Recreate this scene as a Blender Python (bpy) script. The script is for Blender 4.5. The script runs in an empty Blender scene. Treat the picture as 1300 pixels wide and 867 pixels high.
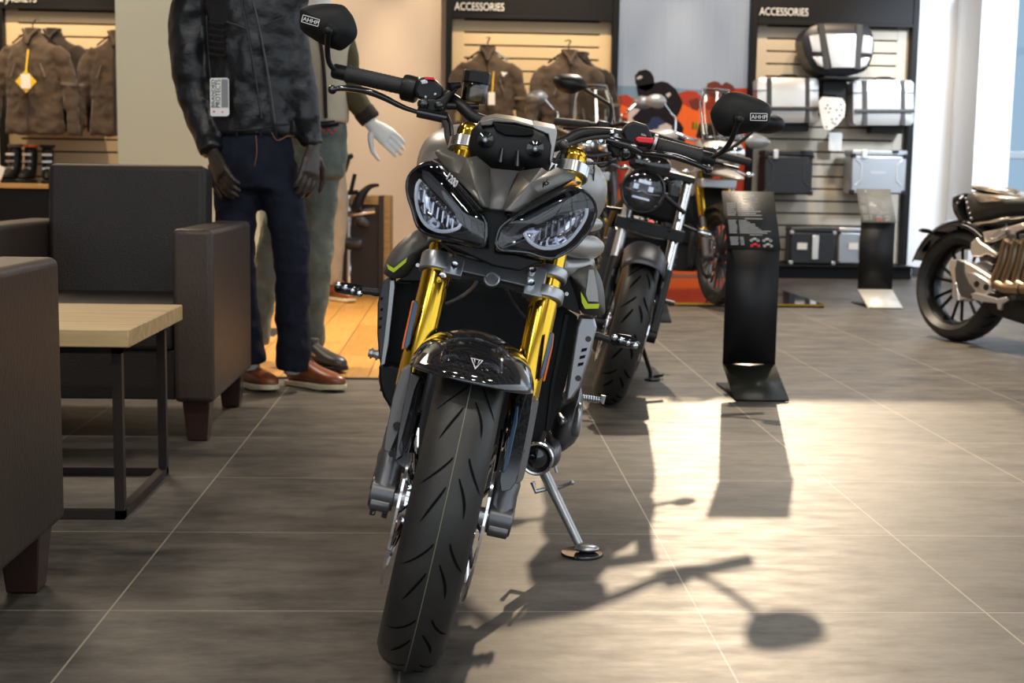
import bpy, math, random
from mathutils import Vector as V, Matrix, Euler, noise
random.seed(7)
C = bpy.context.scene.collection
pi = math.pi
sin, cos, rad = math.sin, math.cos, math.radians
# ------------------------------------------------------------------ camera geometry
FPX, PIT, YAW, ROL, CH = 1692.9, .12286, .04267, .01624, .88268
def _basis():
    f = V((sin(YAW)*cos(PIT), cos(YAW)*cos(PIT), -sin(PIT)))
    r = V((cos(YAW), -sin(YAW), 0)); u = r.cross(f)
    return r*cos(ROL)+u*sin(ROL), u*cos(ROL)-r*sin(ROL), f
CR, CU, CF = _basis()
EYE = V((0, 0, CH))
def ray(px, py): return CF*FPX + CR*(px-650) - CU*(py-433.5)
def at(px, py, Y):                 # world point on the plane y=Y seen at a photo pixel
    d = ray(px, py); return EYE + d*(Y/d.y)
def gnd(px, py, z=0):
    d = ray(px, py); return EYE + d*((z-CH)/d.z)
class Fr:                          # a local frame: x right, y back, z up
    def __init__(s, loc, rz=0, lean=0):
        s.M = Matrix.Translation(loc) @ Matrix.Rotation(rz, 4, 'Z') @ Matrix.Rotation(lean, 4, 'Y')
        s.I = s.M.inverted(); s.o = s.I @ EYE; s.R = s.I.to_3x3()
    def p(s, px, py, y, k=0):      # local point on plane y = y+k|x|
        d = s.R @ ray(px, py); x = 0
        for i in range(24):
            t = (y+k*abs(x)-s.o.y)/d.y; x = .5*x+.5*(s.o+d*t).x
        return s.o+d*t
    def px(s, px, py, x):          # local point on plane x=const
        d = s.R @ ray(px, py); return s.o+d*((x-s.o.x)/d.x)
# ------------------------------------------------------------------ materials
def mat(name, col, rough=.5, metal=0, coat=0, bump=0, bs=60, spec=.5, var=0, vs=8, emit=None, es=0, coord='Object', stretch=(1,1,1), sheen=0, coatr=.05, aniso=0):
    m = bpy.data.materials.new(name); m.use_nodes = True
    nt = m.node_tree; b = nt.nodes['Principled BSDF']; N = nt.nodes.new; L = nt.links.new
    c = (*col, 1) if len(col) == 3 else col
    b.inputs['Base Color'].default_value = c
    b.inputs['Roughness'].default_value = rough; b.inputs['Metallic'].default_value = metal
    b.inputs['Coat Weight'].default_value = coat; b.inputs['Coat Roughness'].default_value = coatr
    b.inputs['Specular IOR Level'].default_value = spec
    if sheen: b.inputs['Sheen Weight'].default_value = sheen
    if aniso: b.inputs['Anisotropic'].default_value = aniso
    if emit: b.inputs['Emission Color'].default_value = (*emit, 1); b.inputs['Emission Strength'].default_value = es
    if bump or var:
        tc = N('ShaderNodeTexCoord'); mp = N('ShaderNodeMapping'); mp.inputs['Scale'].default_value = stretch
        L(tc.outputs[coord], mp.inputs['Vector'])
    if bump:
        n = N('ShaderNodeTexNoise'); n.inputs['Scale'].default_value = bs; n.inputs['Detail'].default_value = 4
        L(mp.outputs[0], n.inputs['Vector']); bp = N('ShaderNodeBump'); bp.inputs['Strength'].default_value = bump
        bp.inputs['Distance'].default_value = .01 if bs > 40 else .03
        L(n.outputs['Fac'], bp.inputs['Height']); L(bp.outputs[0], b.inputs['Normal'])
    if var:
        n = N('ShaderNodeTexNoise'); n.inputs['Scale'].default_value = vs; n.inputs['Detail'].default_value = 5
        L(mp.outputs[0], n.inputs['Vector']); r = N('ShaderNodeValToRGB')
        r.color_ramp.elements[0].position = .3; r.color_ramp.elements[1].position = .7
        r.color_ramp.elements[0].color = tuple(x*(1-var) for x in c[:3])+(1,)
        r.color_ramp.elements[1].color = tuple(min(1, x*(1+var)) for x in c[:3])+(1,)
        L(n.outputs['Fac'], r.inputs['Fac']); L(r.outputs[0], b.inputs['Base Color'])
    return m
def glass(name, tint=(1,1,1), gl=.12, rough=.02):
    m = bpy.data.materials.new(name); m.use_nodes = True; nt = m.node_tree; nt.nodes.clear()
    N = nt.nodes.new; L = nt.links.new
    o = N('ShaderNodeOutputMaterial'); t = N('ShaderNodeBsdfTransparent'); g = N('ShaderNodeBsdfGlossy'); x = N('ShaderNodeMixShader')
    lw = N('ShaderNodeLayerWeight'); lw.inputs['Blend'].default_value = .25; mm = N('ShaderNodeMath'); mm.operation = 'ADD'
    mm.inputs[1].default_value = gl; mm.use_clamp = True
    t.inputs[0].default_value = (*tint, 1); g.inputs[0].default_value = (1,1,1,1); g.inputs['Roughness'].default_value = rough
    L(lw.outputs['Fresnel'], mm.inputs[0]); L(mm.outputs[0], x.inputs[0]); L(t.outputs[0], x.inputs[1]); L(g.outputs[0], x.inputs[2]); L(x.outputs[0], o.inputs[0])
    return m
M = {}
def mk(n, *a, **k): M[n] = mat(n, *a, **k)
mk('tyre', (.024,.023,.021), .44, bump=.08, bs=300, var=.25, vs=14, spec=.4)
mk('groove', (.003,.003,.003), .9, spec=.1)
mk('tread_line', (.16,.17,.11), .8)
mk('black_matt', (.010,.010,.010), .6, spec=.25)
mk('black_satin', (.010,.010,.010), .38, spec=.3)
mk('black_gloss', (.008,.008,.009), .07, coat=.8)
mk('black_deep', (.004,.004,.004), .6, spec=.2)
mk('rubber', (.018,.018,.017), .65, bump=.15, bs=180)
mk('gold', (.85,.52,.05), .16, metal=1, aniso=.3)
mk('gold_dark', (.55,.33,.03), .3, metal=1)
mk('silver', (.50,.51,.53), .33, metal=.85, bump=.03, bs=500)
mk('silver_paint', (.42,.41,.40), .38, metal=.5, coat=.3, coatr=.2)
mk('alu_bright', (.75,.76,.78), .2, metal=1)
mk('chrome', (.9,.9,.92), .06, metal=1)
mk('grey_matt', (.14,.136,.122), .40, metal=.55, coat=.25, coatr=.3)
mk('grey_pod', (.125,.122,.108), .42, metal=.4)
mk('grey_lower', (.10,.10,.105), .45, metal=.4)
mk('gunmetal', (.075,.075,.08), .4, metal=.6, bump=.05, bs=200)
mk('casting', (.19,.19,.195), .36, metal=.7, bump=.06, bs=200)
mk('foot_grey', (.15,.15,.155), .33, metal=.7)
mk('engine', (.085,.083,.085), .45, metal=.6, bump=.08, bs=200)
mk('lime', (.62,.75,.03), .5)
mk('white_mark', (.75,.75,.75), .5)
mk('red', (.75,.02,.03), .4)
mk('orange', (.85,.16,.01), .3)
mk('amber', (.8,.3,.02), .3)
mk('blue_reflector', (.015,.06,.12), .2, coat=.6)
mk('lamp_bezel', (.012,.012,.014), .12, coat=1)
mk('lamp_inner', (.5,.5,.53), .15, metal=.9)
mk('lamp_blade', (.05,.05,.052), .15, coat=1, metal=.3)
mk('led_white', (.85,.88,.95), .15, coat=.5, emit=(.8,.9,1), es=.15)
M['clear'] = glass('clear_lens', (.93,.95,1), .04)
M['smoke'] = glass('smoked_lens', (.30,.30,.32), .06)
M['window_glass'] = glass('window_glass', (.50,.58,.64), .02)
M['screen'] = glass('screen_glass', (.82,.80,.76), .10)
mk('radiator', (.006,.006,.007), .6, metal=.3)
# carbon weave
def carbon():
    m = mat('carbon', (.01,.01,.011), .09, coat=1); nt = m.node_tree; N = nt.nodes.new; L = nt.links.new
    tc = N('ShaderNodeTexCoord'); w = N('ShaderNodeTexChecker'); w.inputs['Scale'].default_value = 150
    w.inputs[1].default_value = (.006,.006,.007,1); w.inputs[2].default_value = (.020,.020,.022,1)
    mp = N('ShaderNodeMapping'); mp.inputs['Rotation'].default_value = (0,rad(45),rad(20)); L(tc.outputs['Object'], mp.inputs[0]); L(mp.outputs[0], w.inputs[0])
    L(w.outputs[0], nt.nodes['Principled BSDF'].inputs['Base Color']); return m
M['carbon'] = carbon()
# ------------------------------------------------------------------ mesh builder
def frame_of(d):
    d = d.normalized(); a = V((0,0,1)) if abs(d.z) < .9 else V((1,0,0))
    x = a.cross(d).normalized(); return x, d.cross(x)
class MB:
    def __init__(s): s.v = []; s.f = []; s.mi = []; s.m = 0; s.T = None
    def add(s, vs, fs):
        b = len(s.v); T = s.T
        s.v += [tuple(T @ V(p)) if T else tuple(p) for p in vs]
        for f in fs: s.f.append([b+i for i in f]); s.mi.append(s.m)
        return s
    def box(s, c, d, R=None):
        x, y, z = d[0]/2, d[1]/2, d[2]/2
        vs = [V((a,b,e)) for a in (-x,x) for b in (-y,y) for e in (-z,z)]
        if R: vs = [R @ v for v in vs]
        vs = [v+V(c) for v in vs]
        return s.add(vs, [(0,1,3,2),(4,6,7,5),(0,4,5,1),(2,3,7,6),(0,2,6,4),(1,5,7,3)])
    def bx(s, x0, x1, y0, y1, z0, z1): return s.box(((x0+x1)/2,(y0+y1)/2,(z0+z1)/2),(x1-x0,y1-y0,z1-z0))
    def loft(s, rings, cap=True, close=True):
        n = len(rings[0]); vs = [p for r in rings for p in r]; fs = []
        for i in range(len(rings)-1):
            for j in range(n if close else n-1):
                k = (j+1) % n; fs.append((i*n+j, i*n+k, (i+1)*n+k, (i+1)*n+j))
        if cap and close: fs.append(tuple(range(n))[::-1]); fs.append(tuple((len(rings)-1)*n+j for j in range(n)))
        return s.add(vs, fs)
    def tube(s, pts, r, n=10, cap=True, flat=1):
        pts = [V(p) for p in pts]; m = len(pts); rs = r if isinstance(r, (list, tuple)) else [r]*m
        rings = []; px = None
        for i in range(m):
            d = (pts[min(i+1,m-1)]-pts[max(i-1,0)])
            if d.length < 1e-9: d = V((0,0,1))
            d.normalize()
            if px is None: x, y = frame_of(d)
            else:
                x = px-d*px.dot(d); x = x.normalized() if x.length > 1e-6 else frame_of(d)[0]; y = d.cross(x)
            px = x
            rings.append([pts[i]+(x*cos(2*pi*j/n)+y*sin(2*pi*j/n)*flat)*rs[i] for j in range(n)])
        return s.loft(rings, cap)
    def cyl(s, a, b, r, n=20, r2=None): return s.tube([a, b], [r, r if r2 is None else r2], n)
    def lathe(s, prof, o, ax, n=32, cap=False, a0=0, a1=2*pi):   # prof: (radius, height along ax)
        ax = V(ax).normalized(); x, y = frame_of(ax); o = V(o); full = abs(a1-a0-2*pi) < 1e-6
        k = n if full else n+1; rings = []
        for r, h in prof: rings.append([o+ax*h+(x*cos(a0+(a1-a0)*j/n)+y*sin(a0+(a1-a0)*j/n))*r for j in range(k)])
        return s.loft(rings, cap, close=full)
    def prism(s, poly, vec):
        n = len(poly); a = [V(p) for p in poly]; b = [p+V(vec) for p in a]
        return s.add(a+b, [tuple(range(n)), tuple(range(n,2*n))[::-1]]+[(i,i+n,(i+1)%n+n,(i+1)%n) for i in range(n)])
    def sph(s, c, r, n=16, m=10, R=None):
        r = (r,r,r) if not isinstance(r,(tuple,list)) else r; c = V(c); rings = []
        for i in range(1, m):
            a = pi*i/m; rings.append([c+((R or Matrix.Identity(3)) @ V((r[0]*sin(a)*cos(2*pi*j/n), r[1]*sin(a)*sin(2*pi*j/n), r[2]*cos(a)))) for j in range(n)])
        s.loft(rings, True); return s
    def dome(s, out, bulge, rings=6, pw=2.0, back=None, c=None):  # outline -> convex cap bulging along vector bulge
        out = [V(p) for p in out]; c = V(c) if c else sum(out, V())/len(out); bulge = V(bulge); rr = []
        if back: rr.append([p+V(back) for p in out])
        for i in range(rings):
            t = 1-(i/rings)**1.0; t = cos(pi/2*(i/rings))
            rr.append([c+(p-c)*t+bulge*(1-t**pw) for p in out])
        n = len(out); s.loft(rr, False); b = len(s.v)
        s.add([c+bulge], []); k = len(s.v)-1
        base = k-n
        for j in range(n): s.f.append([base+j, base+(j+1)%n, k]); s.mi.append(s.m)
        return s
    def ring(s, pts, w, t, n=None):  # flat-ish closed band following a loop
        return s.tube(list(pts)+[pts[0]], w, 8, cap=False)
    def build(s, name, mats, parent=None, bevel=0, sub=0, smooth=35, seg=2, solid=0, remesh=0, sm=0, offs=-1):
        me = bpy.data.meshes.new(name); me.from_pydata(s.v, [], s.f); me.validate()
        mats = mats if isinstance(mats, (list, tuple)) else [mats]
        for m in mats: me.materials.append(M[m] if isinstance(m, str) else m)
        if len(mats) > 1 and len(me.polygons) == len(s.mi):
            for p, i in zip(me.polygons, s.mi): p.material_index = i
        import bmesh
        bm = bmesh.new(); bm.from_mesh(me); bmesh.ops.recalc_face_normals(bm, faces=bm.faces); bm.to_mesh(me); bm.free()
        o = bpy.data.objects.new(name, me); C.objects.link(o); o.parent = parent
        if remesh:
            md = o.modifiers.new('r', 'REMESH'); md.mode = 'VOXEL'; md.voxel_size = remesh; md.use_smooth_shade = True
            if sm: md = o.modifiers.new('s', 'SMOOTH'); md.iterations = sm; md.factor = .5
        if solid: md = o.modifiers.new('t', 'SOLIDIFY'); md.thickness = solid; md.offset = offs
        if bevel: md = o.modifiers.new('b', 'BEVEL'); md.width = bevel; md.segments = seg; md.limit_method = 'ANGLE'; md.angle_limit = rad(30)
        if sub: md = o.modifiers.new('u', 'SUBSURF'); md.levels = sub; md.render_levels = sub
        me.shade_smooth()
        if not sub and not remesh: me.set_sharp_from_angle(angle=rad(smooth))
        return o
def spl(pts, n=6, closed=False):   # Catmull-Rom through points
    P = [V(p) for p in pts]; m = len(P); out = []
    for i in range(m if closed else m-1):
        if closed: a, b, c, d = P[(i-1)%m], P[i], P[(i+1)%m], P[(i+2)%m]
        else: a, b, c, d = P[max(i-1,0)], P[i], P[i+1], P[min(i+2,m-1)]
        for k in range(n):
            t = k/n; out.append(.5*((2*b)+(c-a)*t+(2*a-5*b+4*c-d)*t*t+(3*b-a-3*c+d)*t**3))
    if not closed: out.append(P[-1])
    return out
def lin(a, b, n): return [a+(b-a)*i/(n-1) for i in range(n)]
def empty(name, fr=None, loc=(0,0,0), label=None, cat=None, group=None, rz=0):
    o = bpy.data.objects.new(name, None); C.objects.link(o); o.empty_display_size = .1
    if fr: o.matrix_world = fr.M
    else: o.location = loc; o.rotation_euler = (0,0,rz)
    return tag(o, label, cat, group)
def tag(o, label=None, cat=None, group=None, kind=None):
    for k, v in (('label',label),('category',cat),('group',group),('kind',kind)):
        if v: o[k] = v
    return o
def struct(o): o['kind'] = 'structure'; return o
def copy_tree(o, parent=None):
    c = o.copy(); C.objects.link(c); c.parent = parent
    for ch in [x for x in C.objects if x.parent == o]: copy_tree(ch, c)
    return c
def text(s, size, name, m, parent, loc, rot, ext=.001, align='LEFT', shear=0, sx=1):
    cu = bpy.data.curves.new(name, 'FONT'); cu.body = s; cu.size = size; cu.extrude = ext; cu.align_x = align; cu.shear = shear
    o = bpy.data.objects.new(name+'_tmp', cu); C.objects.link(o)
    dg = bpy.context.evaluated_depsgraph_get(); me = bpy.data.meshes.new_from_object(o.evaluated_get(dg))
    C.objects.unlink(o); bpy.data.objects.remove(o)
    me.materials.clear(); me.materials.append(M[m]); r = bpy.data.objects.new(name, me); C.objects.link(r); r.parent = parent
    if isinstance(rot, Matrix): r.matrix_local = Matrix.Translation(loc) @ rot.to_4x4() @ Matrix.Diagonal((sx,1,1,1))
    else: r.location = loc; r.rotation_euler = rot; r.scale = (sx,1,1)
    return r
def basis(x, y):                   # rotation whose local x and y follow the given vectors
    x = V(x).normalized(); z = x.cross(V(y)).normalized(); y = z.cross(x); return Matrix((x, y, z)).transposed()
EXPO, SKY, SUN = .14, 1.4, 1.3
# ================================================================== camera, room, light
cd = bpy.data.cameras.new('camera'); cam = bpy.data.objects.new('camera', cd); C.objects.link(cam)
cam.matrix_world = Matrix.Translation(EYE) @ Matrix((CR, CU, -CF)).transposed().to_4x4()
cd.sensor_width = 36; cd.lens = FPX/1300*36; cd.clip_start = .05; cd.clip_end = 500
cd.dof.use_dof = True; cd.dof.focus_distance = 2.65; cd.dof.aperture_fstop = 7
S = bpy.context.scene; S.camera = cam
S.view_settings.view_transform = 'Standard'; S.view_settings.look = 'None'; S.view_settings.gamma = 1; S.view_settings.use_curve_mapping = False
S.view_settings.exposure = EXPO
S.cycles.max_bounces = 8; S.cycles.diffuse_bounces = 4; S.cycles.glossy_bounces = 4; S.cycles.transparent_max_bounces = 12
S.cycles.use_denoising = True; S.cycles.sample_clamp_indirect = 6; S.cycles.caustics_reflective = False; S.cycles.caustics_refractive = False
YB = 12.6; CEIL = 5.2; XL = -7; XR = 7.2; YF = -4.5
w = bpy.data.worlds.new('sky'); S.world = w; w.use_nodes = True; nt = w.node_tree
bg = nt.nodes['Background']; bg.inputs[0].default_value = (.80,.90,1,1); bg.inputs[1].default_value = SKY
# tile floor
def tile_mat():
    m = mat('floor_tile', (.06,.055,.05), .3); nt = m.node_tree; N = nt.nodes.new; L = nt.links.new; b = nt.nodes['Principled BSDF']
    tc = N('ShaderNodeTexCoord'); mp = N('ShaderNodeMapping'); mp.inputs['Location'].default_value = (.0932, -2.6377, 0)
    L(tc.outputs['Object'], mp.inputs[0])
    br = N('ShaderNodeTexBrick'); br.offset = 0; br.squash = 1; br.inputs['Scale'].default_value = 1
    br.inputs['Mortar Size'].default_value = .0022; br.inputs['Mortar Smooth'].default_value = .1
    br.inputs['Brick Width'].default_value = .6; br.inputs['Row Height'].default_value = .6
    br.inputs['Color1'].default_value = (.72,.72,.72,1); br.inputs['Color2'].default_value = (1.18,1.18,1.18,1); br.inputs['Mortar'].default_value = (1,1,1,1)
    br.inputs['Bias'].default_value = 0
    L(mp.outputs[0], br.inputs[0])
    m2 = N('ShaderNodeMapping'); m2.inputs['Scale'].default_value = (1.6, 4.2, 1); L(tc.outputs['Object'], m2.inputs[0])
    n1 = N('ShaderNodeTexNoise'); n1.inputs['Scale'].default_value = 2.2; n1.inputs['Detail'].default_value = 9; n1.inputs['Roughness'].default_value = .78; L(m2.outputs[0], n1.inputs[0])
    r1 = N('ShaderNodeValToRGB'); e = r1.color_ramp.elements; e[0].position = .36; e[1].position = .66
    e[0].color = (.036,.033,.030,1); e[1].color = (.150,.132,.108,1); L(n1.outputs['Fac'], r1.inputs[0])
    mx = N('ShaderNodeMix'); mx.data_type = 'RGBA'; mx.blend_type = 'MULTIPLY'; mx.inputs[0].default_value = .55
    L(r1.outputs[0], mx.inputs[6]); L(br.outputs['Color'], mx.inputs[7])
    mg = N('ShaderNodeMix'); mg.data_type = 'RGBA'; L(br.outputs['Fac'], mg.inputs[0]); L(mx.outputs[2], mg.inputs[6]); mg.inputs[7].default_value = (.30,.27,.21,1)
    L(mg.outputs[2], b.inputs['Base Color'])
    n2 = N('ShaderNodeTexNoise'); n2.inputs['Scale'].default_value = 5; n2.inputs['Detail'].default_value = 6; L(m2.outputs[0], n2.inputs[0])
    r2 = N('ShaderNodeMapRange'); r2.inputs[3].default_value = .40; r2.inputs[4].default_value = .60; L(n2.outputs['Fac'], r2.inputs[0]); L(r2.outputs[0], b.inputs['Roughness'])
    bp = N('ShaderNodeBump'); bp.inputs['Strength'].default_value = .06; bp.inputs['Distance'].default_value = .004
    n3 = N('ShaderNodeTexNoise'); n3.inputs['Scale'].default_value = 40; n3.inputs['Detail'].default_value = 6; L(tc.outputs['Object'], n3.inputs[0]); L(n3.outputs['Fac'], bp.inputs['Height'])
    L(bp.outputs[0], b.inputs['Normal']); b.inputs['Specular IOR Level'].default_value = .5
    return m
M['floor_tile'] = tile_mat()
def wood_floor():
    m = mat('wood_planks', (.5,.28,.1), .35); nt = m.node_tree; N = nt.nodes.new; L = nt.links.new; b = nt.nodes['Principled BSDF']
    tc = N('ShaderNodeTexCoord'); mp = N('ShaderNodeMapping'); mp.inputs['Rotation'].default_value = (0,0,pi/2); L(tc.outputs['Object'], mp.inputs[0])
    br = N('ShaderNodeTexBrick'); br.offset = .37; br.inputs['Scale'].default_value = 1; br.inputs['Brick Width'].default_value = 1.3; br.inputs['Row Height'].default_value = .19
    br.inputs['Mortar Size'].default_value = .003; br.inputs['Color1'].default_value = (.56,.30,.075,1); br.inputs['Color2'].default_value = (.42,.205,.045,1); br.inputs['Mortar'].default_value = (.16,.08,.03,1)
    L(mp.outputs[0], br.inputs[0]); m2 = N('ShaderNodeMapping'); m2.inputs['Scale'].default_value = (9,.8,1); L(tc.outputs['Object'], m2.inputs[0])
    n = N('ShaderNodeTexNoise'); n.inputs['Scale'].default_value = 6; n.inputs['Detail'].default_value = 6; L(m2.outputs[0], n.inputs[0])
    mx = N('ShaderNodeMix'); mx.data_type = 'RGBA'; mx.blend_type = 'OVERLAY'; mx.inputs[0].default_value = .4; L(br.outputs[0], mx.inputs[6]); L(n.outputs['Fac'], mx.inputs[7])
    L(mx.outputs[2], b.inputs['Base Color']); return m
M['wood_planks'] = wood_floor()
mk('wall_beige', (.66,.56,.47), .8, bump=.02, bs=120)
mk('wall_green', (.46,.50,.42), .8, bump=.02, bs=120)
mk('wall_white', (.86,.87,.88), .75)
mk('wall_grey', (.45,.42,.40), .8)
mk('ceiling_dark', (.16,.155,.15), .9)
mk('skirting', (.035,.035,.04), .5)
mk('frame_grey', (.35,.38,.40), .4, metal=.4)
b = MB(); b.bx(XL-.2, XR+.2, YF-.2, YB+.3, -.12, 0); struct(b.build('floor', 'floor_tile'))
b = MB(); b.bx(XL, .1, 5.76, YB-.02, -.02, .004); struct(b.build('floor', 'wood_planks'))
b = MB(); b.bx(XL, .1, 5.735, 5.762, -.01, .007); struct(b.build('trim_1', 'gunmetal'))
ZC = 2.66
xa, xb = 1.85, 3.8
xw = at(1236, 200, YB).x                              # end of the white wall
b = MB(); b.bx(XL, 2.74, YB, YB+.2, 0, ZC); struct(b.build('wall_back', 'wall_beige'))
b = MB(); b.bx(2.74, xw, YB, YB+.2, 0, ZC); struct(b.build('wall_back_right', 'wall_white'))
b = MB(); b.bx(XL, xa, YB, YB+.2, ZC, CEIL); b.bx(xa, xb, YB, YB+.2, 4.9, CEIL); b.bx(xb, XR+.2, YB, YB+.2, ZC, CEIL); struct(b.build('wall_back_top', 'wall_beige'))
b = MB()
for x in (xb,): b.bx(x-.03, x+.03, YB+.02, YB+.14, ZC, 4.9)
b.bx(xa, xb, YB+.0, YB+.16, ZC-.02, ZC+.03)
struct(b.build('window_2', 'frame_grey'))
# white pier and tall window at the right end of the back wall
xp = at(1287, 200, 11.9).x
b = MB(); b.bx(at(1236, 200, 12.0).x, xp, 12.0, YB+.2, 0, ZC); struct(b.build('wall_right_pier', 'wall_white'))
b = MB()
for z0, z1 in ((0,.12),(at(1290,197,12.2).z-.035, at(1290,197,12.2).z+.035),(ZC-.08,ZC)): b.bx(xp, XR, 12.2, 12.28, z0, z1)
for x in (xp+.03, xp+1.15, XR-.04): b.bx(x-.035, x+.035, 12.19, 12.29, 0, ZC)
wf = struct(b.build('window_1', 'frame_grey', bevel=.006))
g = MB(); g.bx(xp, XR, 12.235, 12.24, .1, ZC-.05); g.build('pane', 'window_glass', wf)
# right and front glass facades, left wall, ceiling
b = MB()
for i in range(7):
    y = YF+i*(12.2-YF)/6; b.bx(XR, XR+.15, y-.05, y+.05, 0, CEIL)
for z in (.04, 2.6, CEIL-.05): b.bx(XR+.02, XR+.12, YF, 12.2, z-.04, z+.04)
struct(b.build('window_3', 'frame_grey'))
b = MB()
for i in range(7):
    x = XL+i*(XR-XL)/6; b.bx(x-.05, x+.05, YF-.15, YF, 0, CEIL)
for z in (.04, 2.6, CEIL-.05): b.bx(XL, XR, YF-.12, YF-.02, z-.04, z+.04)
struct(b.build('window_4', 'frame_grey'))
b = MB(); b.bx(XL-.2, XL, YF, YB+.2, 0, CEIL); struct(b.build('wall_left', 'wall_grey'))
b = MB(); b.bx(XL-.2, XR+.2, YF-.2, YB+.2, CEIL, CEIL+.2); struct(b.build('ceiling', 'ceiling_dark'))
b = MB(); b.bx(4.36, xw+.02, YB-.02, YB, 0, .09); b.bx(at(1236, 200, 12.0).x, xp, 11.98, 12.0, 0, .09); struct(b.build('baseboard_back', 'skirting', bevel=.003))
# green-grey column
cx0 = at(148, 120, 9.2).x
b = MB(); b.bx(cx0, cx0+.95, 9.2, 9.75, 0, CEIL); struct(b.build('wall_column', 'wall_green', bevel=.004))
# outside ground
mk('outside', (.45,.45,.44), .9)
b = MB(); b.bx(-40, 60, -40, YF-.3, -.2, -.13); b.bx(XR+.3, 60, YF-.3, 60, -.2, -.13); struct(b.build('floor_outside', 'outside'))
def sun(rot_dir, e, col, ang):
    l = bpy.data.lights.new('sun', 'SUN'); l.energy = e; l.color = col; l.angle = rad(ang); o = bpy.data.objects.new('sun', l); C.objects.link(o)
    o.rotation_euler = V(rot_dir).to_track_quat('-Z', 'Y').to_euler(); o.location = (0,0,8)
sun((-.55, -2.7, -1), SUN, (1,.78,.53), .5)
def spot(loc, tgt, e, col=(1,.72,.42), ang=60, r=.03, blend=.5):
    l = bpy.data.lights.new('spot', 'SPOT'); l.energy = e; l.color = col; l.spot_size = rad(ang); l.spot_blend = blend; l.shadow_soft_size = r
    o = bpy.data.objects.new('spot', l); C.objects.link(o); o.location = loc; o.rotation_euler = (V(tgt)-V(loc)).to_track_quat('-Z', 'Y').to_euler()
# ================================================================== main motorcycle
def KC(x0, y0, s): return lambda x, y: (x0+x/s, y0+y/s)
K1 = KC(370,0,2.9907); K2 = KC(460,190,3.77); K3 = KC(460,380,3.612); K5 = KC(690,80,4.129); KA = KC(470,190,5.782); KB = KC(610,190,5.779)
K6 = KC(600,440,3.467); K7 = KC(410,280,4.333); K8 = KC(480,410,5.909); KG = KC(590,130,7.879); KL = KC(460,460,4.34); K4 = KC(460,560,2.824); KM = KC(370,0,12.39); KN = KC(890,100,8.673)
def crown(x, R, w):
    a = w*.5; x = min(abs(x), a*.999); return R-a*.86+math.sqrt(a*a-x*x)*.86
def wheel(root, c, R, w, rim, name='front_wheel', grooves=True, spokes=5, disc=.155, mets='black_gloss', line=True, gscale=1, ax=(1,0,0), discx=None, gmat='groove'):
    c = V(c); h = w/2
    b = MB(); rw = h*.62
    b.lathe([(rim-.004,-rw),(rim+.008,-rw),(rim+.008,-rw+.004),(rim-.014,-rw*.5),(rim-.022,0),(rim-.014,rw*.5),(rim+.008,rw-.004),(rim+.008,rw),(rim-.004,rw),(rim-.022,rw*.6),(rim-.032,0),(rim-.022,-rw*.6),(rim-.004,-rw)], c, ax, 64)
    b.lathe([(.012,-.035),(.034,-.035),(.038,0),(.034,.035),(.012,.035)], c, ax, 24)
    y, z = frame_of(V(ax))
    for k in range(spokes):
        for dl in (-.11, .11):
            a = 2*pi*k/spokes+.3; d1 = y*cos(a)+z*sin(a); d2 = y*cos(a+dl*1.6)+z*sin(a+dl*1.6)
            b.tube([c+d1*.03, c+d2*(rim*.6), c+d2*(rim-.02)], [.013,.009,.010], 6)
    wh = b.build(name, mets, root, smooth=40)
    b = MB(); prof = [(rim-.002,-rw+.002),(rim+.012,-h*.80),(rim+.03,-h*.97)]
    xs = [-h*.97+h*1.94*i/14 for i in range(15)]
    prof += [(crown(x, R, w), x) for x in xs]+[(rim+.03,h*.97),(rim+.012,h*.80),(rim-.002,rw-.002)]
    b.lathe(prof, c, ax, 96)
    X = V(ax).normalized()
    def tp(th, x, up=.0008):  # th: forward-up angle
        r = crown(x, R, w)+up; f = V((0,0,1)).cross(X).normalized()*-1 if False else V((0,-1,0)) if abs(X.x) > .9 else V((0,0,1)).cross(X)
        return c+X*x+f*(r*cos(th))+V((0,0,1))*(r*sin(th))
    if grooves:
        per = 27
        def groove(t0, x0, dt, x1, bow=0, wd=.0022):
            n = 8; L1 = []; L2 = []
            for i in range(n+1):
                t = i/n; x = x0+(x1-x0)*(t**1.25)+bow*sin(pi*t); ww = wd*(sin(pi*min(1, t*1.0+.06))**.5+.12)*gscale
                th = rad(t0-dt*t); L1.append(tp(th, x-ww)); L2.append(tp(th, x+ww))
            b.add(L1+L2, [(i, i+1, n+2+i, n+1+i) for i in range(n)])
        b.m = 1; s = w/.12
        for k in range(13):
            o = 56-k*27+81
            groove(o, -.004*s, 10, -.048*s); groove(o-9.5, -.005*s, 12, -.033*s, -.002)
            groove(o+1, .022*s, 10, .052*s); groove(o-6, .013*s, 12, .034*s, .006*s)
        b.m = 2
        if line:
            n = 96; L1 = [tp(2*pi*i/n, -.0007) for i in range(n)]; L2 = [tp(2*pi*i/n, .0007) for i in range(n)]
            b.add(L1+L2, [(i, (i+1)%n, n+(i+1)%n, n+i) for i in range(n)])
    b.build('tyre', ['tyre', gmat, 'tread_line'], wh, smooth=60)
    if disc:
        for sx in (-1, 1):
            x = (discx or h+.012)*sx; b = MB()
            b.lathe([(disc-.032,-.0022),(disc,-.0022),(disc,.0022),(disc-.032,.0022),(disc-.032,-.0022)], c+X*x, ax, 64)
            for k in range(10):
                a = 2*pi*k/10; d = y*cos(a)+z*sin(a); b.tube([c+X*x*.8+d*.05, c+X*x+d*(disc-.034)], .004, 6)
            b.lathe([(.02,-.003),(.055,-.003),(.055,.003),(.02,.003)], c+X*x*.85, ax, 24)
            b.build('brake_disc', 'chrome', wh)
    return wh, tp
BF = Fr((-.085, 2.358, 0), -.026, .2125)
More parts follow.
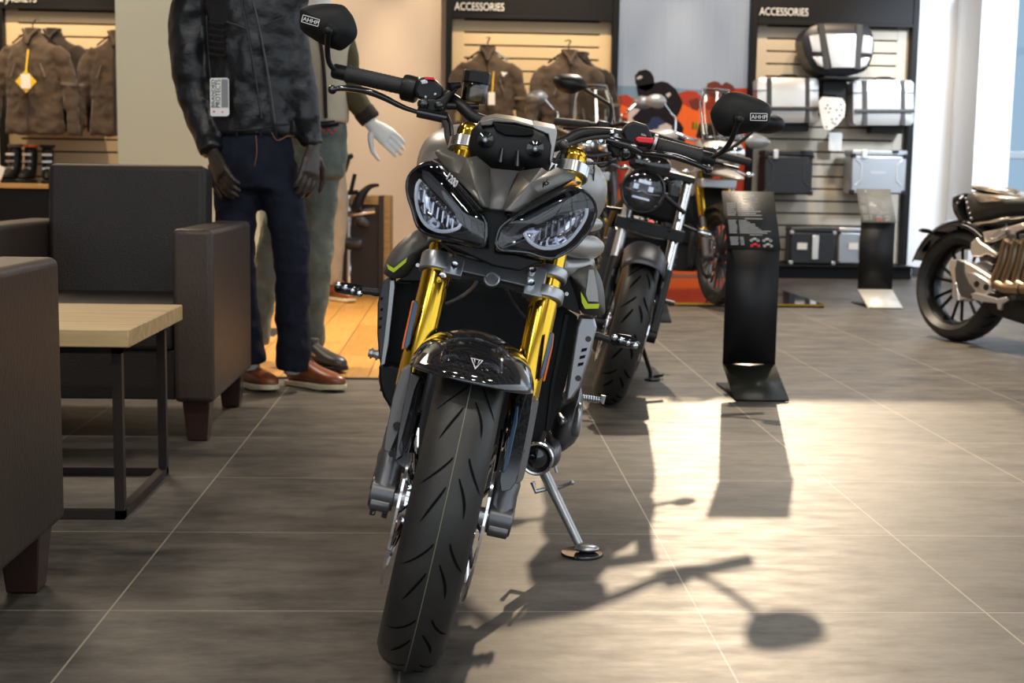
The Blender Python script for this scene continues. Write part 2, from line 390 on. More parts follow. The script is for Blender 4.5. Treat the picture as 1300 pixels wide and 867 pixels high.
bike = empty('motorcycle', BF, label='grey and black naked roadster motorcycle with twin headlights and gold forks, nearest the camera', cat='motorcycle')
def P_(k, y, kk=0, kz=0):
    def g(*q): return [zz(BF, k(*p), y, kk, kz) for p in q]
    return g
def zz(fr, p, y, kk, kz):
    yy = y; r = fr.p(p[0], p[1], yy, kk)
    for i in range(6): r = fr.p(p[0], p[1], y+kz*r.z, kk)
    return r
fw, tpf = wheel(bike, (0,0,.3), .3, .12, .222, disc=.16, discx=.074)
# ---- forks
FA = lambda z, x: V((x, .443*z-.138, z)); fax = (FA(1,0)-FA(0,0)).normalized()
for s in (-1,1):
    b = MB(); b.tube([FA(.475,.105*s), FA(.485,.105*s), FA(.70,.105*s)], [.025,.0275,.0275], 28)
    b.tube([FA(.70,.105*s), FA(.97,.105*s)], [.0255,.0255], 28)
    b.lathe([(.0,.004),(.02,.004),(.024,0),(.026,-.014)], FA(.975,.105*s), fax, 28)
    fk = b.build('fork_leg', 'gold', bike, smooth=50)
    b = MB(); b.tube([FA(.31,.105*s), FA(.48,.105*s)], .0215, 20); b.build('fork_slider', 'chrome', fk)
    b = MB(); b.cyl((.086*s,-.004,.298), (.130*s,-.004,.298), .0285, 28); b.tube([FA(.30,.107*s), FA(.34,.107*s), FA(.36,.106*s), FA(.37,.106*s), FA(.41,.106*s)], [.026,.024,.027,.0235,.0235], 18)
    b.tube([(.107*s,.02,.31),(.110*s,.05,.36),(.108*s,.075,.40)], [.018,.014,.014], 10); b.cyl((.090*s,-.020,.282),(.126*s,-.020,.282),.014,12)
    ft = b.build('fork_foot', 'foot_grey', fk, bevel=.002, smooth=50)
    for dx in ((-.010,.012) if s < 0 else ()):
        b = MB(); b.cyl((.108*s+dx,-.022,.270), (.108*s+dx,-.022,.260), .0055, 8); b.build('pinch_bolt', 'black_gloss', ft)
    b = MB(); b.bx(*(sorted((.086*s,.118*s))), .045, .105, .36, .50); b.cyl((.08*s,.07,.40),(.126*s,.07,.40),.02,16); b.cyl((.08*s,.08,.455),(.126*s,.08,.455),.02,16)
    b.build('brake_caliper', 'black_satin', fk, bevel=.008)
b = MB(); b.cyl((-.092,-.004,.296), (.092,-.004,.296), .0125, 20); b.cyl((-.088,-.004,.296),(-.064,-.004,.296), .017, 20); b.cyl((.088,-.004,.296),(.064,-.004,.296), .017, 20); b.build('axle', 'silver', bike)
# ---- lower yoke
b = MB()
for s in (-1,1):
    for z0, z1, r in (((.692,.728,.0345),(.744,.762,.031)) if s < 0 else ((.686,.710,.035),(.726,.748,.034))):
        b.lathe([(.0265,0),(r,0),(r+.001,.003),(r+.001,(z1-z0)-.003),(r,(z1-z0)),(.0265,(z1-z0)),(.0265,0)], FA(z0,.105*s), fax, 32)
    b.box(((.076 if s < 0 else .080)*s, FA(.718,0).y-.024, .710 if s < 0 else .717), (.036,.024,.034 if s < 0 else .058), Matrix.Rotation(-.41,3,'X'))
b.loft([[V((x, FA(z,0).y-.004+yo+ (abs(x)/.08)**2*-.010, z)) for yo, z in ((-.020,.708),(-.020,.738+abs(x)*.1),(.018,.745),(.018,.70))] for x in lin(-.078,.078,9)])
yk = b.build('lower_yoke', 'silver', bike, bevel=.0025, smooth=40)
for px_, py_ in ((576.7,338),(675.6,344),(674,360.5),(561.5,352)):
    b = MB(); p = BF.p(px_, py_, .135); b.lathe([(.0,-.004),(.003,-.004),(.0035,.0),(.0035,-.008),(.0065,-.009),(.007,.0),(.007,.012)], p, (0,1,-.41), 16); b.build('bolt', 'alu_bright', yk)
b = MB(); p = BF.p(625,352,.13); b.lathe([(0,.012),(.010,.012),(.012,.006),(.015,.008),(.015,.02)], p, (0,1,-.41), 28); b.build('steering_stem', 'silver', yk)
b = MB()
for s in (-1,1):
    b.lathe([(.026,0),(.036,0),(.036,.026),(.026,.026),(.026,0)], FA(.925,.105*s), fax, 28)
b.loft([[V((x, FA(.938,0).y+yo, .938+zo)) for yo, zo in ((-.018,-.014),(-.018,.008),(.03,.02),(.03,-.002))] for x in lin(-.085,.085,7)])
b.build('upper_yoke', 'alu_bright', bike, bevel=.002)
# ---- hoses under the yoke
def cable(name, pts, y, r, m, n=6, k=0):
    ps = [zz(BF, (p[0],p[1]), (p[2] if len(p) > 2 else y), k, 0) for p in pts]
    b = MB(); b.tube(spl(ps, n), r, 8); return b.build(name, m, bike)
cable('brake_hose', [K2(548,632)+(.14,),K2(520,668)+(.16,),K2(470,705)+(.19,),K2(400,738)+(.2,)], .2, .0035, 'silver')
cable('brake_hose', [K2(688,668)+(.14,),K2(712,715)+(.17,),K2(745,765)+(.2,),K2(778,805)+(.22,)], .2, .0035, 'gunmetal')
# ---- front fender in carbon
b = MB(); nu, nv = 24, 18
def fend(u, v, dr=0):          # u across -1..1, v 0 front .. 1 rear
    th = rad(51+v*88); r = .338-.018*sin(pi*min(1, v*1.35))+dr; cy, cz = -r*cos(th), .3+r*sin(th)
    ey, ez = -.112+v*.225, .553+.03*sin(pi*v)-.05*v; w_ = 1-(1-abs(u)**2.1)**.62
    return V((.108*u*(1 if abs(u) < 1 else 1), cy*(1-w_)+ey*w_, cz*(1-w_)+(ez+dr)*w_))
rows = [[fend(-1+2*i/nu, j/nv) for i in range(nu+1)] for j in range(nv+1)]
b.loft(rows, cap=False, close=False); fd = b.build('front_fender', 'carbon', bike, solid=.004, smooth=80)
p = [fend(u, v, .0045) for u, v in ((-.10,.125),(.10,.125),(0,.06))]; q = [fend(u, v, .0055) for u, v in ((-.076,.118),(.076,.118),(0,.072))]
b = MB(); b.prism(p, (0,-.001,0)); b.m = 1; b.prism(q, (0,-.0012,0)); b.m = 0
ctr = sum(q, V())/3
for t in (-.045,.029): b.prism([fend(t,.113,.007), fend(t+.016,.113,.007), fend(t*.5+.005,.085,.007)], (0,-.001,0))
b.build('emblem', ['white_mark','black_gloss'], fd)
# fender stays down the fork legs
def plate(name, poly, y, m, th=.006, par=None, kk=0, kz=0, bev=.0015, dirv=(0,1,0)):
    ps = [zz(BF, p, y, kk, kz) for p in poly]; b = MB(); b.prism(ps, V(dirv)*th); return b.build(name, m, par or bike, bevel=bev)
g1 = plate('fork_guard', [K6(284,232),K6(291,243),K6(268,370),K6(240,520),K6(222,585),K6(200,606),K6(178,600),K6(190,470),K6(215,330),K6(250,250)], -.205, 'grey_lower', .045, kz=.443)
plate('carbon_stay', [K6(200,150),K6(272,186),K6(252,330),K6(222,480),K6(190,600),K6(165,632),K6(125,640),K6(118,585),K6(150,430),K6(180,290)], -.222, 'carbon', .02, g1, kz=.443)
plate('stay_insert', [K6(190,262),K6(202,264),K6(197,330),K6(160,510),K6(142,552),K6(130,554),K6(150,455)], -.226, 'blue_reflector', .006, g1, kz=.443)
g2 = plate('fork_guard', [K3(175,330),K3(225,300),K3(222,345),K3(200,460),K3(170,600),K3(125,705),K3(98,690),K3(110,600),K3(140,450)], -.205, 'grey_lower', .045, kz=.443)
plate('carbon_stay', [KL(268,60),KL(330,80),KL(345,115),KL(300,330),KL(262,470),KL(240,590),KL(195,560),KL(180,540),KL(215,520),KL(225,480),KL(215,400),KL(240,220)], -.22, 'carbon', .02, g2, kz=.443)
plate('stay_insert', [KL(268,62),KL(318,82),KL(290,150),KL(262,260),KL(225,400),KL(205,470),KL(215,515),KL(180,545),KL(185,500),KL(200,380),KL(230,220)], -.226, 'gunmetal', .005, g2, kz=.443)
plate('stay_insert', [KL(310,115),KL(335,112),KL(325,190),KL(270,420),KL(240,500),KL(235,480),KL(262,330),KL(295,200)], -.23, 'black_gloss', .004, g2, kz=.443)
for q in (K6(210,455),K6(180,570)): 
    p = zz(BF, q, -.21, 0, .443); b = MB(); b.cyl(p, p-V((0,.006,0)), .0075, 14); b.build('bolt', 'black_gloss', g1)
for q in (KL(190,345),KL(165,500)):
    p = zz(BF, q, -.21, 0, .443); b = MB(); b.cyl(p, p-V((0,.006,0)), .0065, 14); b.build('bolt', 'black_gloss', g2)
# reflectors beside the fork tubes
r1 = plate('reflector', [K3(234,8),K3(252,8),K3(254,25),K3(219,205),K3(200,232),K3(190,215)], -.065, 'blue_reflector', .01, kz=.25)
plate('reflector_backing', [K3(227,10),K3(238,5),K3(195,225),K3(179,232),K3(184,200)], -.058, 'orange', .01, r1, kz=.25)
r2 = plate('reflector', [K3(860,150),K3(876,155),K3(872,200),K3(835,340),K3(815,370),K3(818,330)], -.065, 'blue_reflector', .01, kz=.25)
plate('reflector_backing', [K3(872,152),K3(880,160),K3(874,215),K3(838,375),K3(826,378),K3(834,340)], -.058, 'orange', .01, r2, kz=.25)
# ---- headlights
def headlight(out, refl, arc, band, ribs, cc):
    y0, k = .01, .45
    O = [BF.p(*p, y0, k) for p in spl([V((a,b_,0)) for a, b_ in out], 3, True) for p in [(p.x, p.y)]]
    ctr = sum(O, V())/len(O)
    sc = lambda s, dy=0, L=None: [ctr+(p-ctr)*s+V((0,dy,0)) for p in (L or O)]
    b = MB(); b.loft([sc(.985,-.004), sc(1.0,0), sc(1.0,.02), sc(.93,.07), sc(.7,.12)], True)
    b.f = [f for f in b.f if len(f) == 4 or f[0] != len(O)-1]; b.mi = b.mi[:len(b.f)]
    h = b.build('headlight', 'black_gloss', bike, smooth=60)
    b = MB(); b.tube(sc(.985,-.004)+[sc(.985,-.004)[0]], .0035, 10, cap=False); b.build('bezel', 'lamp_bezel', h)
    b = MB(); b.add(sc(.968,.040), [tuple(range(len(O)))]); b.loft([sc(.968,-.001), sc(.968,.040)], False); b.build('inner_panel', 'lamp_bezel', h, smooth=60)
    R = [BF.p(a, c_, y0+.012, k) for a, c_ in refl]; Rs = spl(R, 3, True)
    b = MB(); b.dome(Rs, (0,.024,0), 5, 3); b.build('reflector_bowl', 'chrome', h, smooth=60)
    b = MB()
    for (ax_, ay_), (bx_, by_) in ribs:
        a, c_ = BF.p(ax_, ay_, y0+.014, k), BF.p(bx_, by_, y0+.014, k); d = (c_-a); n = d.cross(V((0,1,0))).normalized()*.0016
        b.add([a-n,a+n,c_+n,c_-n,a-n+V((0,.02,0)),a+n+V((0,.02,0)),c_+n+V((0,.02,0)),c_-n+V((0,.02,0))], [(0,1,2,3),(4,5,6,7),(0,4,5,1),(1,5,6,2),(2,6,7,3),(3,7,4,0)])
    b.build('led_fin', 'lamp_inner', h)
    A = spl([BF.p(a, c_, y0+.002, k) for a, c_ in arc], 5); b = MB(); b.tube(A, .0034, 8); b.build('light_ring', 'led_white', h)
    B_ = [BF.p(a, c_, y0+.008, k) for a, c_ in band]; b = MB(); b.prism(B_, (0,.006,0)); b.build('upper_blade', 'lamp_blade', h, bevel=.001)
    b = MB(); b.dome(sc(.97,-.005), (0,-.017,0), 6, 3.2); b.build('lens', 'clear', h, smooth=80)
    return h
outL = [KA(*p) for p in ((430,92),(345,128),(288,185),(268,260),(280,350),(310,440),(340,545),(385,600),(470,640),(600,668),(720,695),(805,716),(846,690),(856,600),(848,520),(795,445),(700,330),(600,210),(515,120))]
refL = [KA(*p) for p in ((372,222),(470,325),(570,430),(660,540),(640,572),(560,592),(480,582),(405,535),(358,450),(340,350),(348,262))]
arcL = [KA(*p) for p in ((370,222),(345,262),(336,350),(354,452),(402,542),(478,590),(560,600),(640,578),(664,545))]
bandL = [KA(*p) for p in ((375,140),(430,160),(520,250),(640,400),(740,520),(760,640),(700,560),(640,500),(540,380),(440,280),(385,215))]
ribL = [(KA(400,400+i*14),KA(400,470)) for i in range(1)]+[(KA(x,y),KA(x-12,y+85)) for x, y in ((400,300),(432,350),(465,385),(500,425),(538,450),(575,480),(610,510))]
headlight(outL, refL, arcL, bandL, ribL, None)
outR = [KB(*p) for p in ((112,700),(118,640),(150,565),(245,492),(400,408),(550,328),(650,285),(730,288),(800,330),(842,390),(850,460),(822,550),(765,635),(690,712),(600,770),(520,798),(440,788),(350,758),(240,745),(145,738))]
refR = [KB(*p) for p in ((325,600),(420,560),(520,520),(640,465),(770,430),(765,480),(720,575),(640,665),(560,706),(480,712),(385,680))]
arcR = [KB(*p) for p in ((322,612),(360,672),(420,712),(480,724),(560,716),(640,674),(722,580),(772,490),(780,430))]
bandR = [KB(*p) for p in ((170,640),(260,540),(420,450),(600,360),(700,335),(720,365),(640,400),(520,470),(400,530),(290,585),(200,690))]
ribR = [(KB(x,y),KB(x-8,y+88)) for x, y in ((440,575),(485,560),(530,548),(578,540),(622,520),(665,500),(705,480))]
headlight(outR, refR, arcR, bandR, ribR, None)
# ---- nose: dark core between the lamps and faceted flyscreen
b = MB()
core = [BF.p(x, y, .05) for x, y in ((617,262),(642,266),(652,272),(632,296),(630,320),(655,322),(690,332),(660,345),(625,338),(590,322),(560,308),(590,309),(618,314),(617,290),(600,262))]
b.prism(core, (0,.08,0)); b.build('nose_core', 'black_satin', bike, bevel=.004)
b = MB(); b.tube([BF.p(x, y, .075) for x, y in ((560,306),(575,318),(597,325),(625,332),(655,338),(690,334))], .006, 10); b.build('lower_trim', 'black_gloss', bike)
def facets(name, pts, faces, m, par=None, th=.005):
    vs = [BF.p(*K2(p[0], p[1]), p[2]) for p in pts]; b = MB(); b.add(vs, faces); o = b.build(name, m, par or bike, solid=th, smooth=12, offs=1); return o
fl = facets('flyscreen', [(350,22,.15),(372,5,.16),(402,5,.15),(500,50,.115),(540,40,.175),(612,100,.175),(600,285,.012),(572,275,.0),(540,190,.022),(420,110,.11),(372,55,.14),(470,120,.10)],
    [(0,1,2,10),(2,3,11,9,10),(3,5,8),(3,4,5),(3,8,11),(11,8,7,9),(8,5,6,7)], 'grey_matt')
# right wing
facets('flyscreen_wing', [(680,296,.0),(704,298,.005),(745,115,.175),(855,98,.15),(888,118,.16),(925,92,.13),(1018,128,.15),(1000,148,.14),(845,225,.07),(725,300,.01),(800,170,.045)],
    [(0,2,10,1),(2,3,10),(3,4,10),(4,5,6,7,8,10),(1,10,8,9)], 'grey_matt', fl)
facets('flyscreen_centre', [(612,100,.16),(745,113,.16),(704,200,.085),(681,296,.012),(600,288,.012),(612,200,.09)], [(0,1,2,5),(5,2,3,4)], 'grey_lower', fl)
facets('cowl_edge', [(330,60,.15),(370,50,.16),(430,105,.12),(575,275,.012),(590,300,.02),(560,300,.02),(400,120,.12)], [(0,1,2,6),(6,2,3,4,5)], 'black_satin', fl)
facets('cowl_edge', [(725,300,.012),(1000,148,.15),(1045,165,.14),(990,180,.11),(700,325,.02),(680,310,.02)], [(0,1,2,3,4,5)], 'black_satin', fl)
facets('cowl_flash', [(960,178,.10),(1005,148,.10),(1040,172,.11),(1000,168,.10)], [(0,1,2,3)], 'amber', fl, .002)
def ptext(s, a, b_, y1, y2, size, m, par, sx=1, up=None, k=0, name='lettering'):
    A, B = BF.p(*a, y1, k), BF.p(*b_, y2, k); n = up or V((0,-.35,1)); return text(s, size, name, m, par, A, basis(B-A, n), sx=sx)
ptext('1200', K2(398,135), K2(480,222), .055, .005, .019, 'white_mark', fl, 1, V((.75,-.9,.45)))
ptext('RS', K2(862,182), K2(935,140), .045, .078, .015, 'black_gloss', fl, 1.2, V((-.3,-.5,.9)))
# ---- instrument cluster
gc = [KG(*p) for p in ((45,560),(38,400),(72,270),(150,185),(300,150),(500,178),(680,225),(830,300),(905,420),(885,560),(838,690),(700,690),(600,655),(550,720),(250,720),(150,620))]
O = [BF.p(a, c_, .235) for a, c_ in gc]; b = MB(); b.dome(O, (0,-.022,0), 5, 4, back=(0,.03,0)); cl = b.build('instrument_cluster', 'black_satin', bike, smooth=50)
for q, r in ((KG(205,372),.0155),(KG(706,462),.0165)):
    b = MB(); p = BF.p(*q, .205); b.lathe([(0,-.004),(.0055,-.004),(.006,0),(r*.55,.001),(r,.004),(r+.002,.03)], p, (0,1,0), 28); b.build('mount_boss', 'black_gloss', cl)
for q in (KG(205,372),KG(706,462)):
    b = MB(); p = BF.p(*q, .198); b.lathe([(0,0),(.0028,0),(.003,.008)], p, (0,1,0), 16); b.build('bolt', 'silver', cl)
b = MB(); b.prism([BF.p(*KG(*p), .214) for p in ((150,185),(300,150),(500,178),(690,228),(690,262),(500,215),(290,200),(280,235),(150,240))], (0,.09,.012)); b.build('cluster_hood', 'grey_matt', cl, bevel=.003)
b = MB(); b.prism([BF.p(*KG(*p), .226) for p in ((660,225),(700,215),(900,260),(925,300),(905,430),(880,540),(860,640),(850,560),(862,440),(835,320),(680,258))], (0,.07,.01)); b.build('cluster_side', 'silver_paint', cl, bevel=.002)
b = MB(); b.prism([BF.p(*KG(*p), .206) for p in ((280,200),(300,205),(500,225),(690,268),(690,330),(560,340),(400,330),(310,280))], (0,.02,0)); b.build('cluster_recess', 'black_deep', cl, bevel=.002)
for q0, q1 in ((KG(372,460),KG(345,600)),(KG(528,480),KG(515,640))):
    b = MB(); b.tube([BF.p(*q0, .205), BF.p(*q1, .2)], [.003,.006], 8); b.build('fin', 'black_gloss', cl)
# ---- handlebar and controls
hb = MB()
BL = [(640,160,.34),(604,150.5,.35),(586,135,.37),(570,124,.395),(548,118,.41),(513,110,.425),(432,91.5,.44)]
BR = [(640,160,.34),(690,184,.34),(714,182,.35),(738,170,.375),(775,170,.405),(800,176,.42),(890,200.5,.44)]
hb.tube(spl([BF.p(*p) for p in BL], 5), .0125, 16); hb.tube(spl([BF.p(*p) for p in BR], 5), .0125, 16)
hbar = hb.build('handlebar', 'black_satin', bike)
def grip(a, b_):
    A, B = BF.p(*a), BF.p(*b_); n = 26; b = MB(); rr = []; pp = []
    for i in range(n+1):
        t = i/n; pp.append(A+(B-A)*t); rr.append(.0165+(.0008 if i % 2 else 0)+(.0015 if i in (0,1,n) else 0))
    b.tube(pp, rr, 20); g = b.build('grip', 'rubber', hbar, smooth=60)
    e = (A-B).normalized(); b = MB(); b.lathe([(0,.030),(.013,.030),(.0155,.026),(.0155,.0),(.012,0)], A, e, 20); b.build('bar_end', 'black_satin', hbar); return g
grip((440,93.6,.438), (512,110,.425)); grip((889,199.5,.438), (832,184.5,.427))
# switch housings
def hous(name, pl, y, th, m, bev=.006, par=None):
    ps = [BF.p(*p, y) for p in pl]; b = MB(); b.prism(ps, (0,th,0)); return b.build(name, m, par or hbar, bevel=bev, seg=3)
A, B = BF.p(514,111,.425), BF.p(535,116,.42); b = MB(); b.lathe([(.015,-.004),(.025,-.004),(.027,.0),(.027,.024),(.024,.028),(.015,.028)], A, (B-A), 28); b.build('throttle_collar', 'black_satin', hbar)
sw = hous('switch_housing', [K1(480,300),K1(500,290),K1(545,300),K1(580,335),K1(578,370),K1(540,388),K1(480,375),K1(465,345)], .385, .05, 'black_satin')
hous('stop_switch', [K1(505,291),K1(540,293),K1(545,304),K1(507,302)], .38, .03, 'red', .001, sw)
hous('button', [K1(488,305),K1(515,300),K1(520,318),K1(494,322)], .382, .01, 'silver', .002, sw)
sw2 = hous('switch_housing', [K5(435,320),K5(475,302),K5(548,325),K5(562,365),K5(575,395),K5(555,445),K5(480,435),K5(425,410),K5(412,360)], .375, .055, 'black_satin')
hous('turn_switch', [K5(482,395),K5(498,385),K5(575,393),K5(582,410),K5(575,424),K5(500,418),K5(484,408)], .368, .02, 'red', .003, sw2)
A = BF.p(*K5(572,418), .41); B = BF.p(*K5(585,422), .41); b = MB(); b.lathe([(.014,0),(.019,0),(.019,.006),(.014,.006)], A, B-A, 24); b.build('grip_ring', 'silver', hbar)
text('IGN', .006, 'lettering', 'white_mark', sw2, BF.p(*K5(510,378), .374), basis((1,0,-.1),(0,0,1)))
# levers
def lever(pts, name):
    ps = spl([BF.p(*p) for p in pts], 5); n = len(ps); b = MB(); b.tube(ps, [.0068+.003*sin(pi*min(1,i/n*1.2))+(.0015 if i < 2 else 0) for i in range(n)], 12, flat=.7); b.sph(ps[0], .0095, 14, 10)
    return b.build(name, 'black_gloss', hbar, smooth=60)
lever([(422,113.7,.36),(437,112,.362),(464,115.4,.365),(487,123.7,.37),(514,137,.375),(540,145,.38)], 'brake_lever')
lever([(899,215,.36),(880,207,.362),(860,200,.367),(840,196,.37),(820,194,.375),(806,193,.38)], 'clutch_lever')
mc = hous('master_cylinder', [K1(480,390),K1(510,372),K1(560,375),K1(590,350),K1(612,332),K1(640,330),K1(612,362),K1(592,395),K1(580,435),K1(545,455),K1(500,440),K1(484,420)], .36, .03, 'black_satin', .010)
b = MB(); b.tube([BF.p(*K1(478,425), .352), BF.p(*K1(590,448), .352)], [.011,.012], 14); b.tube([BF.p(*K1(600,330), .36), BF.p(*K1(640,322), .37)], [.010,.006], 10); b.sph(BF.p(*K1(500,395), .352), .012, 12, 8); b.sph(BF.p(*K1(560,400), .35), .010, 12, 8); b.build('lever_pivot', 'black_gloss', mc)
b = MB(); b.tube([BF.p(*K1(570,402), .37), BF.p(*K1(712,405), .37)], [.008,.006], 10); b.build('reservoir_bracket', 'black_satin', hbar)
for q in (K1(510,368),K1(545,358),K1(505,420),K1(570,430)):
    b = MB(); p = BF.p(*q, .357); b.lathe([(0,-.003),(.002,-.003),(.0032,.0),(.0032,.012)], p, (0,1,0), 12); b.build('bolt', 'silver', mc)
b = MB(); p = BF.p(*K1(690,385), .385); u = BF.p(*K1(705,285), .385)-p; b.lathe([(0,-.004),(.024,-.004),(.0255,.0),(.0255,.036),(.023,.04),(0,.04)], p, u, 28); rs = b.build('brake_reservoir', M['smoke'], hbar, smooth=50)
b = MB(); b.lathe([(0,.0),(.0215,.0),(.0215,.026),(0,.026)], p, u, 28); b.build('fluid', 'gold_dark', rs)
b = MB(); b.lathe([(0,.061),(.026,.061),(.0285,.058),(.0285,.038),(.026,.035),(0,.035)], p, u, 12); rc = b.build('reservoir_cap', 'black_satin', rs, smooth=20)
b = MB(); q = p+u.normalized()*.046; b.sph(q+V((-.004,-.0235,0)), .0035, 10, 8); b.build('cap_mark', 'blue_reflector', rs)
# clutch perch
cp = hous('clutch_perch', [K5(350,355),K5(395,340),K5(412,365),K5(445,420),K5(500,455),K5(515,480),K5(470,505),K5(420,520),K5(360,500),K5(330,450)], .365, .035, 'black_satin', .009)
b = MB(); b.tube([BF.p(*K5(330,400), .355), BF.p(*K5(440,430), .352), BF.p(*K5(515,470), .352)], [.009,.012,.007], 12); b.sph(BF.p(*K5(430,470), .35), .011, 12, 8); b.build('lever_pivot', 'black_gloss', cp)
for q, r, m in ((K5(380,385),.006,'silver'),(K5(425,445),.006,'black_satin'),(K5(495,480),.004,'silver'),(K5(400,500),.005,'gunmetal'),(K5(300,405),.007,'alu_bright'),(K5(360,360),.005,'chrome')):
    p = BF.p(*q, .36); b = MB(); b.lathe([(0,-.004),(r*.6,-.004),(r,.0),(r,.015)], p, (0,1,0), 12); b.build('bolt', m, cp)
cable('clutch_cable', [K5(345,385)+(.35,),K5(250,395)+(.33,),K5(160,420)+(.31,),K5(110,450)+(.28,),K5(95,520)+(.26,),K5(60,600)+(.25,)], .3, .004, 'rubber')
cable('wiring_loom', [K5(350,475)+(.35,),K5(260,490)+(.33,),K5(170,475)+(.31,),K5(120,450)+(.29,),K5(80,490)+(.27,),K5(40,570)+(.26,)], .3, .0045, 'rubber')
cable('wiring_loom', [K5(380,500)+(.34,),K5(330,520)+(.33,),K5(230,525)+(.32,),K5(165,505)+(.31,),K5(130,460)+(.3,)], .3, .003, 'black_gloss')
cable('wiring_loom', [K5(370,515)+(.34,),K5(310,545)+(.33,),K5(280,530)+(.33,),K5(285,490)+(.33,)], .3, .0018, 'black_gloss')
cable('wiring_loom', [K5(110,455)+(.27,),K5(85,530)+(.27,),K5(70,600)+(.27,)], .3, .005, 'black_matt')
cable('brake_hose', [K1(560,440)+(.36,),K1(585,470)+(.34,),K1(592,520)+(.31,),K1(610,560)+(.29,),K1(650,590)+(.28,)], .3, .0055, 'rubber')
cable('brake_hose', [K1(590,440)+(.37,),K1(605,480)+(.35,),K1(612,530)+(.33,),K1(640,580)+(.31,)], .3, .005, 'black_satin')
b = MB(); 
for q in (KG(985,425),): 
    p = BF.p(*q, .28); b.sph(p, .011, 12, 8)
b.build('cable_clamp', 'gunmetal', bike)
# ---- mirrors
def mirror(out, joint, stem, boxc, y=.42, txt='AHHP', tdir=None, bs=(.034,.014)):
    O = spl([BF.p(a, c_, y) for a, c_ in out], 3, True); ctr = sum(O, V())/len(O)
    b = MB(); b.dome(O, (0,-.030,0), 7, 3.0, back=(0,.008,0)); b.add([p+V((0,.008,0)) for p in O], [tuple(range(len(O)))])
    m = b.build('mirror', 'black_matt', hbar, smooth=60)
    b = MB(); b.add([ctr+(p-ctr)*.93+V((0,.0095,0)) for p in O], [tuple(range(len(O)))]); b.build('mirror_glass', 'chrome', m)
    j = BF.p(*joint, y-.038); b = MB(); b.lathe([(.0,-.002),(.006,-.002),(.010,.003),(.018,.014),(.023,.022),(.024,.04)], j+V((.003,0,.004)), (0,1,0), 28); b.build('socket', 'black_matt', m)
    ps = spl([BF.p(*p) for p in stem], 5); b = MB(); b.tube(ps, [.0068]*len(ps), 10, flat=.8); b.sph(ps[-1], .0095, 12, 10); b.build('mirror_stem', 'black_satin', m)
    c = BF.p(*boxc, y-.032); R = basis(tdir, (0,0,1)); w_, h_ = bs; b = MB()
    for x, yy, sx, sy in ((0,h_/2,w_,.0012),(0,-h_/2,w_,.0012),(-w_/2,0,.0012,h_),(w_/2,0,.0012,h_)): b.box(c+R @ V((x,yy,0)), (sx,sy,.0012), R)
    b.build('mark_frame', 'white_mark', m)
    text(txt, h_*.82, 'lettering', 'white_mark', m, c+R @ V((-w_*.45,-h_*.28,0)), R, sx=1.05)
mirror([KM(*p) for p in ((130,230),(150,130),(330,75),(560,55),(790,75),(890,150),(980,290),(1030,470),(1010,590),(920,690),(790,785),(680,775),(480,695),(300,590),(180,500),(128,410))], KM(575,470),
       [(431,93,.44),(424,88,.43),(417.5,78,.42),(415.5,60,.405),(416.5,39,.375)], KM(300,325), tdir=V((1,0,-.05)))
mirror([KN(*p) for p in ((108,400),(130,310),(220,200),(330,148),(450,155),(600,205),(710,260),(760,310),(765,400),(740,480),(680,550),(560,585),(400,615),(290,635),(200,600),(145,520))], KN(415,440),
       [(893,202,.44),(905,199.5,.43),(918,192,.42),(927,180,.405),(933,166,.39),(938.5,151.5,.375)], KN(635,420), tdir=V((1,0,.21)))
# ---- tank
b = MB(); rings = []
for y, hw, cz, hh, ex in ((.40,.10,.90,.05,2.2),(.43,.155,.90,.085,2.3),(.50,.205,.90,.105,2.4),(.60,.218,.895,.115,2.4),(.72,.20,.88,.11,2.3),(.82,.15,.865,.085,2.2),(.88,.09,.85,.05,2)):
    rings.append([V((math.copysign(abs(cos(a))**(2/ex), cos(a))*hw, y, cz+math.copysign(abs(sin(a))**(2/ex), sin(a))*hh)) for a in [2*pi*i/32 for i in range(32)]])
b.loft(rings); tk = b.build('fuel_tank', 'silver_paint', bike, sub=1)
text('TRIUMPH', .04, 'lettering', 'black_satin', tk, V((.155,.435,.965)), basis(V((.12,.28,-.35)), V((-.2,-.1,.9))), sx=.9)
b = MB(); b.lathe([(0,.012),(.03,.012),(.036,.006),(.036,-.01)], (0,.66,1.008), (0,0,1), 24); b.build('filler_cap', 'black_satin', tk)
# ---- shoulder pods with lime chevrons
def dome_part(name, poly, y, bulge, back, m, par=None, kk=0, n=3, pw=3):
    O = spl([BF.p(*p, y, kk) for p in poly], n, True); b = MB(); b.dome(O, bulge, 5, pw, back=back); return b.build(name, m, par or bike, smooth=50)
pl = dome_part('side_pod', [K2(102,592),(K2(118,522)),K2(175,445),K2(255,392),K2(300,425),K2(318,455),K2(270,520),K2(225,590),K2(165,618)], .30, (0,-.03,0), (0,.16,-.0), 'grey_pod')
plate('chevron', [K2(116,548),K2(150,568),K2(215,516),K2(208,540),K2(150,588),K2(124,572)], .268, 'lime', .004, pl, bev=0)
pr = dome_part('side_pod', [K2(975,582),K2(1060,566),K2(1112,562),K2(1150,640),K2(1162,740),K2(1150,792),K2(1052,782),K2(1035,720),K2(1012,645)], .30, (0,-.03,0), (0,.16,0), 'grey_pod')
plate('chevron', [K2(1045,678),K2(1080,738),K2(1135,738),K2(1130,760),K2(1066,762),K2(1050,730)], .268, 'lime', .004, pr, bev=0)
plate('pod_facet', [K2(1085,575),K2(1108,575),K2(1128,690),K2(1130,728),K2(1082,726),K2(1070,690)], .267, 'silver_paint', .003, pr, bev=0)
brk = plate('pod_bracket', [K2(215,600),K2(300,480),K2(330,470),K2(300,560),K2(290,630),K2(170,625)], .30, 'black_satin', .03)
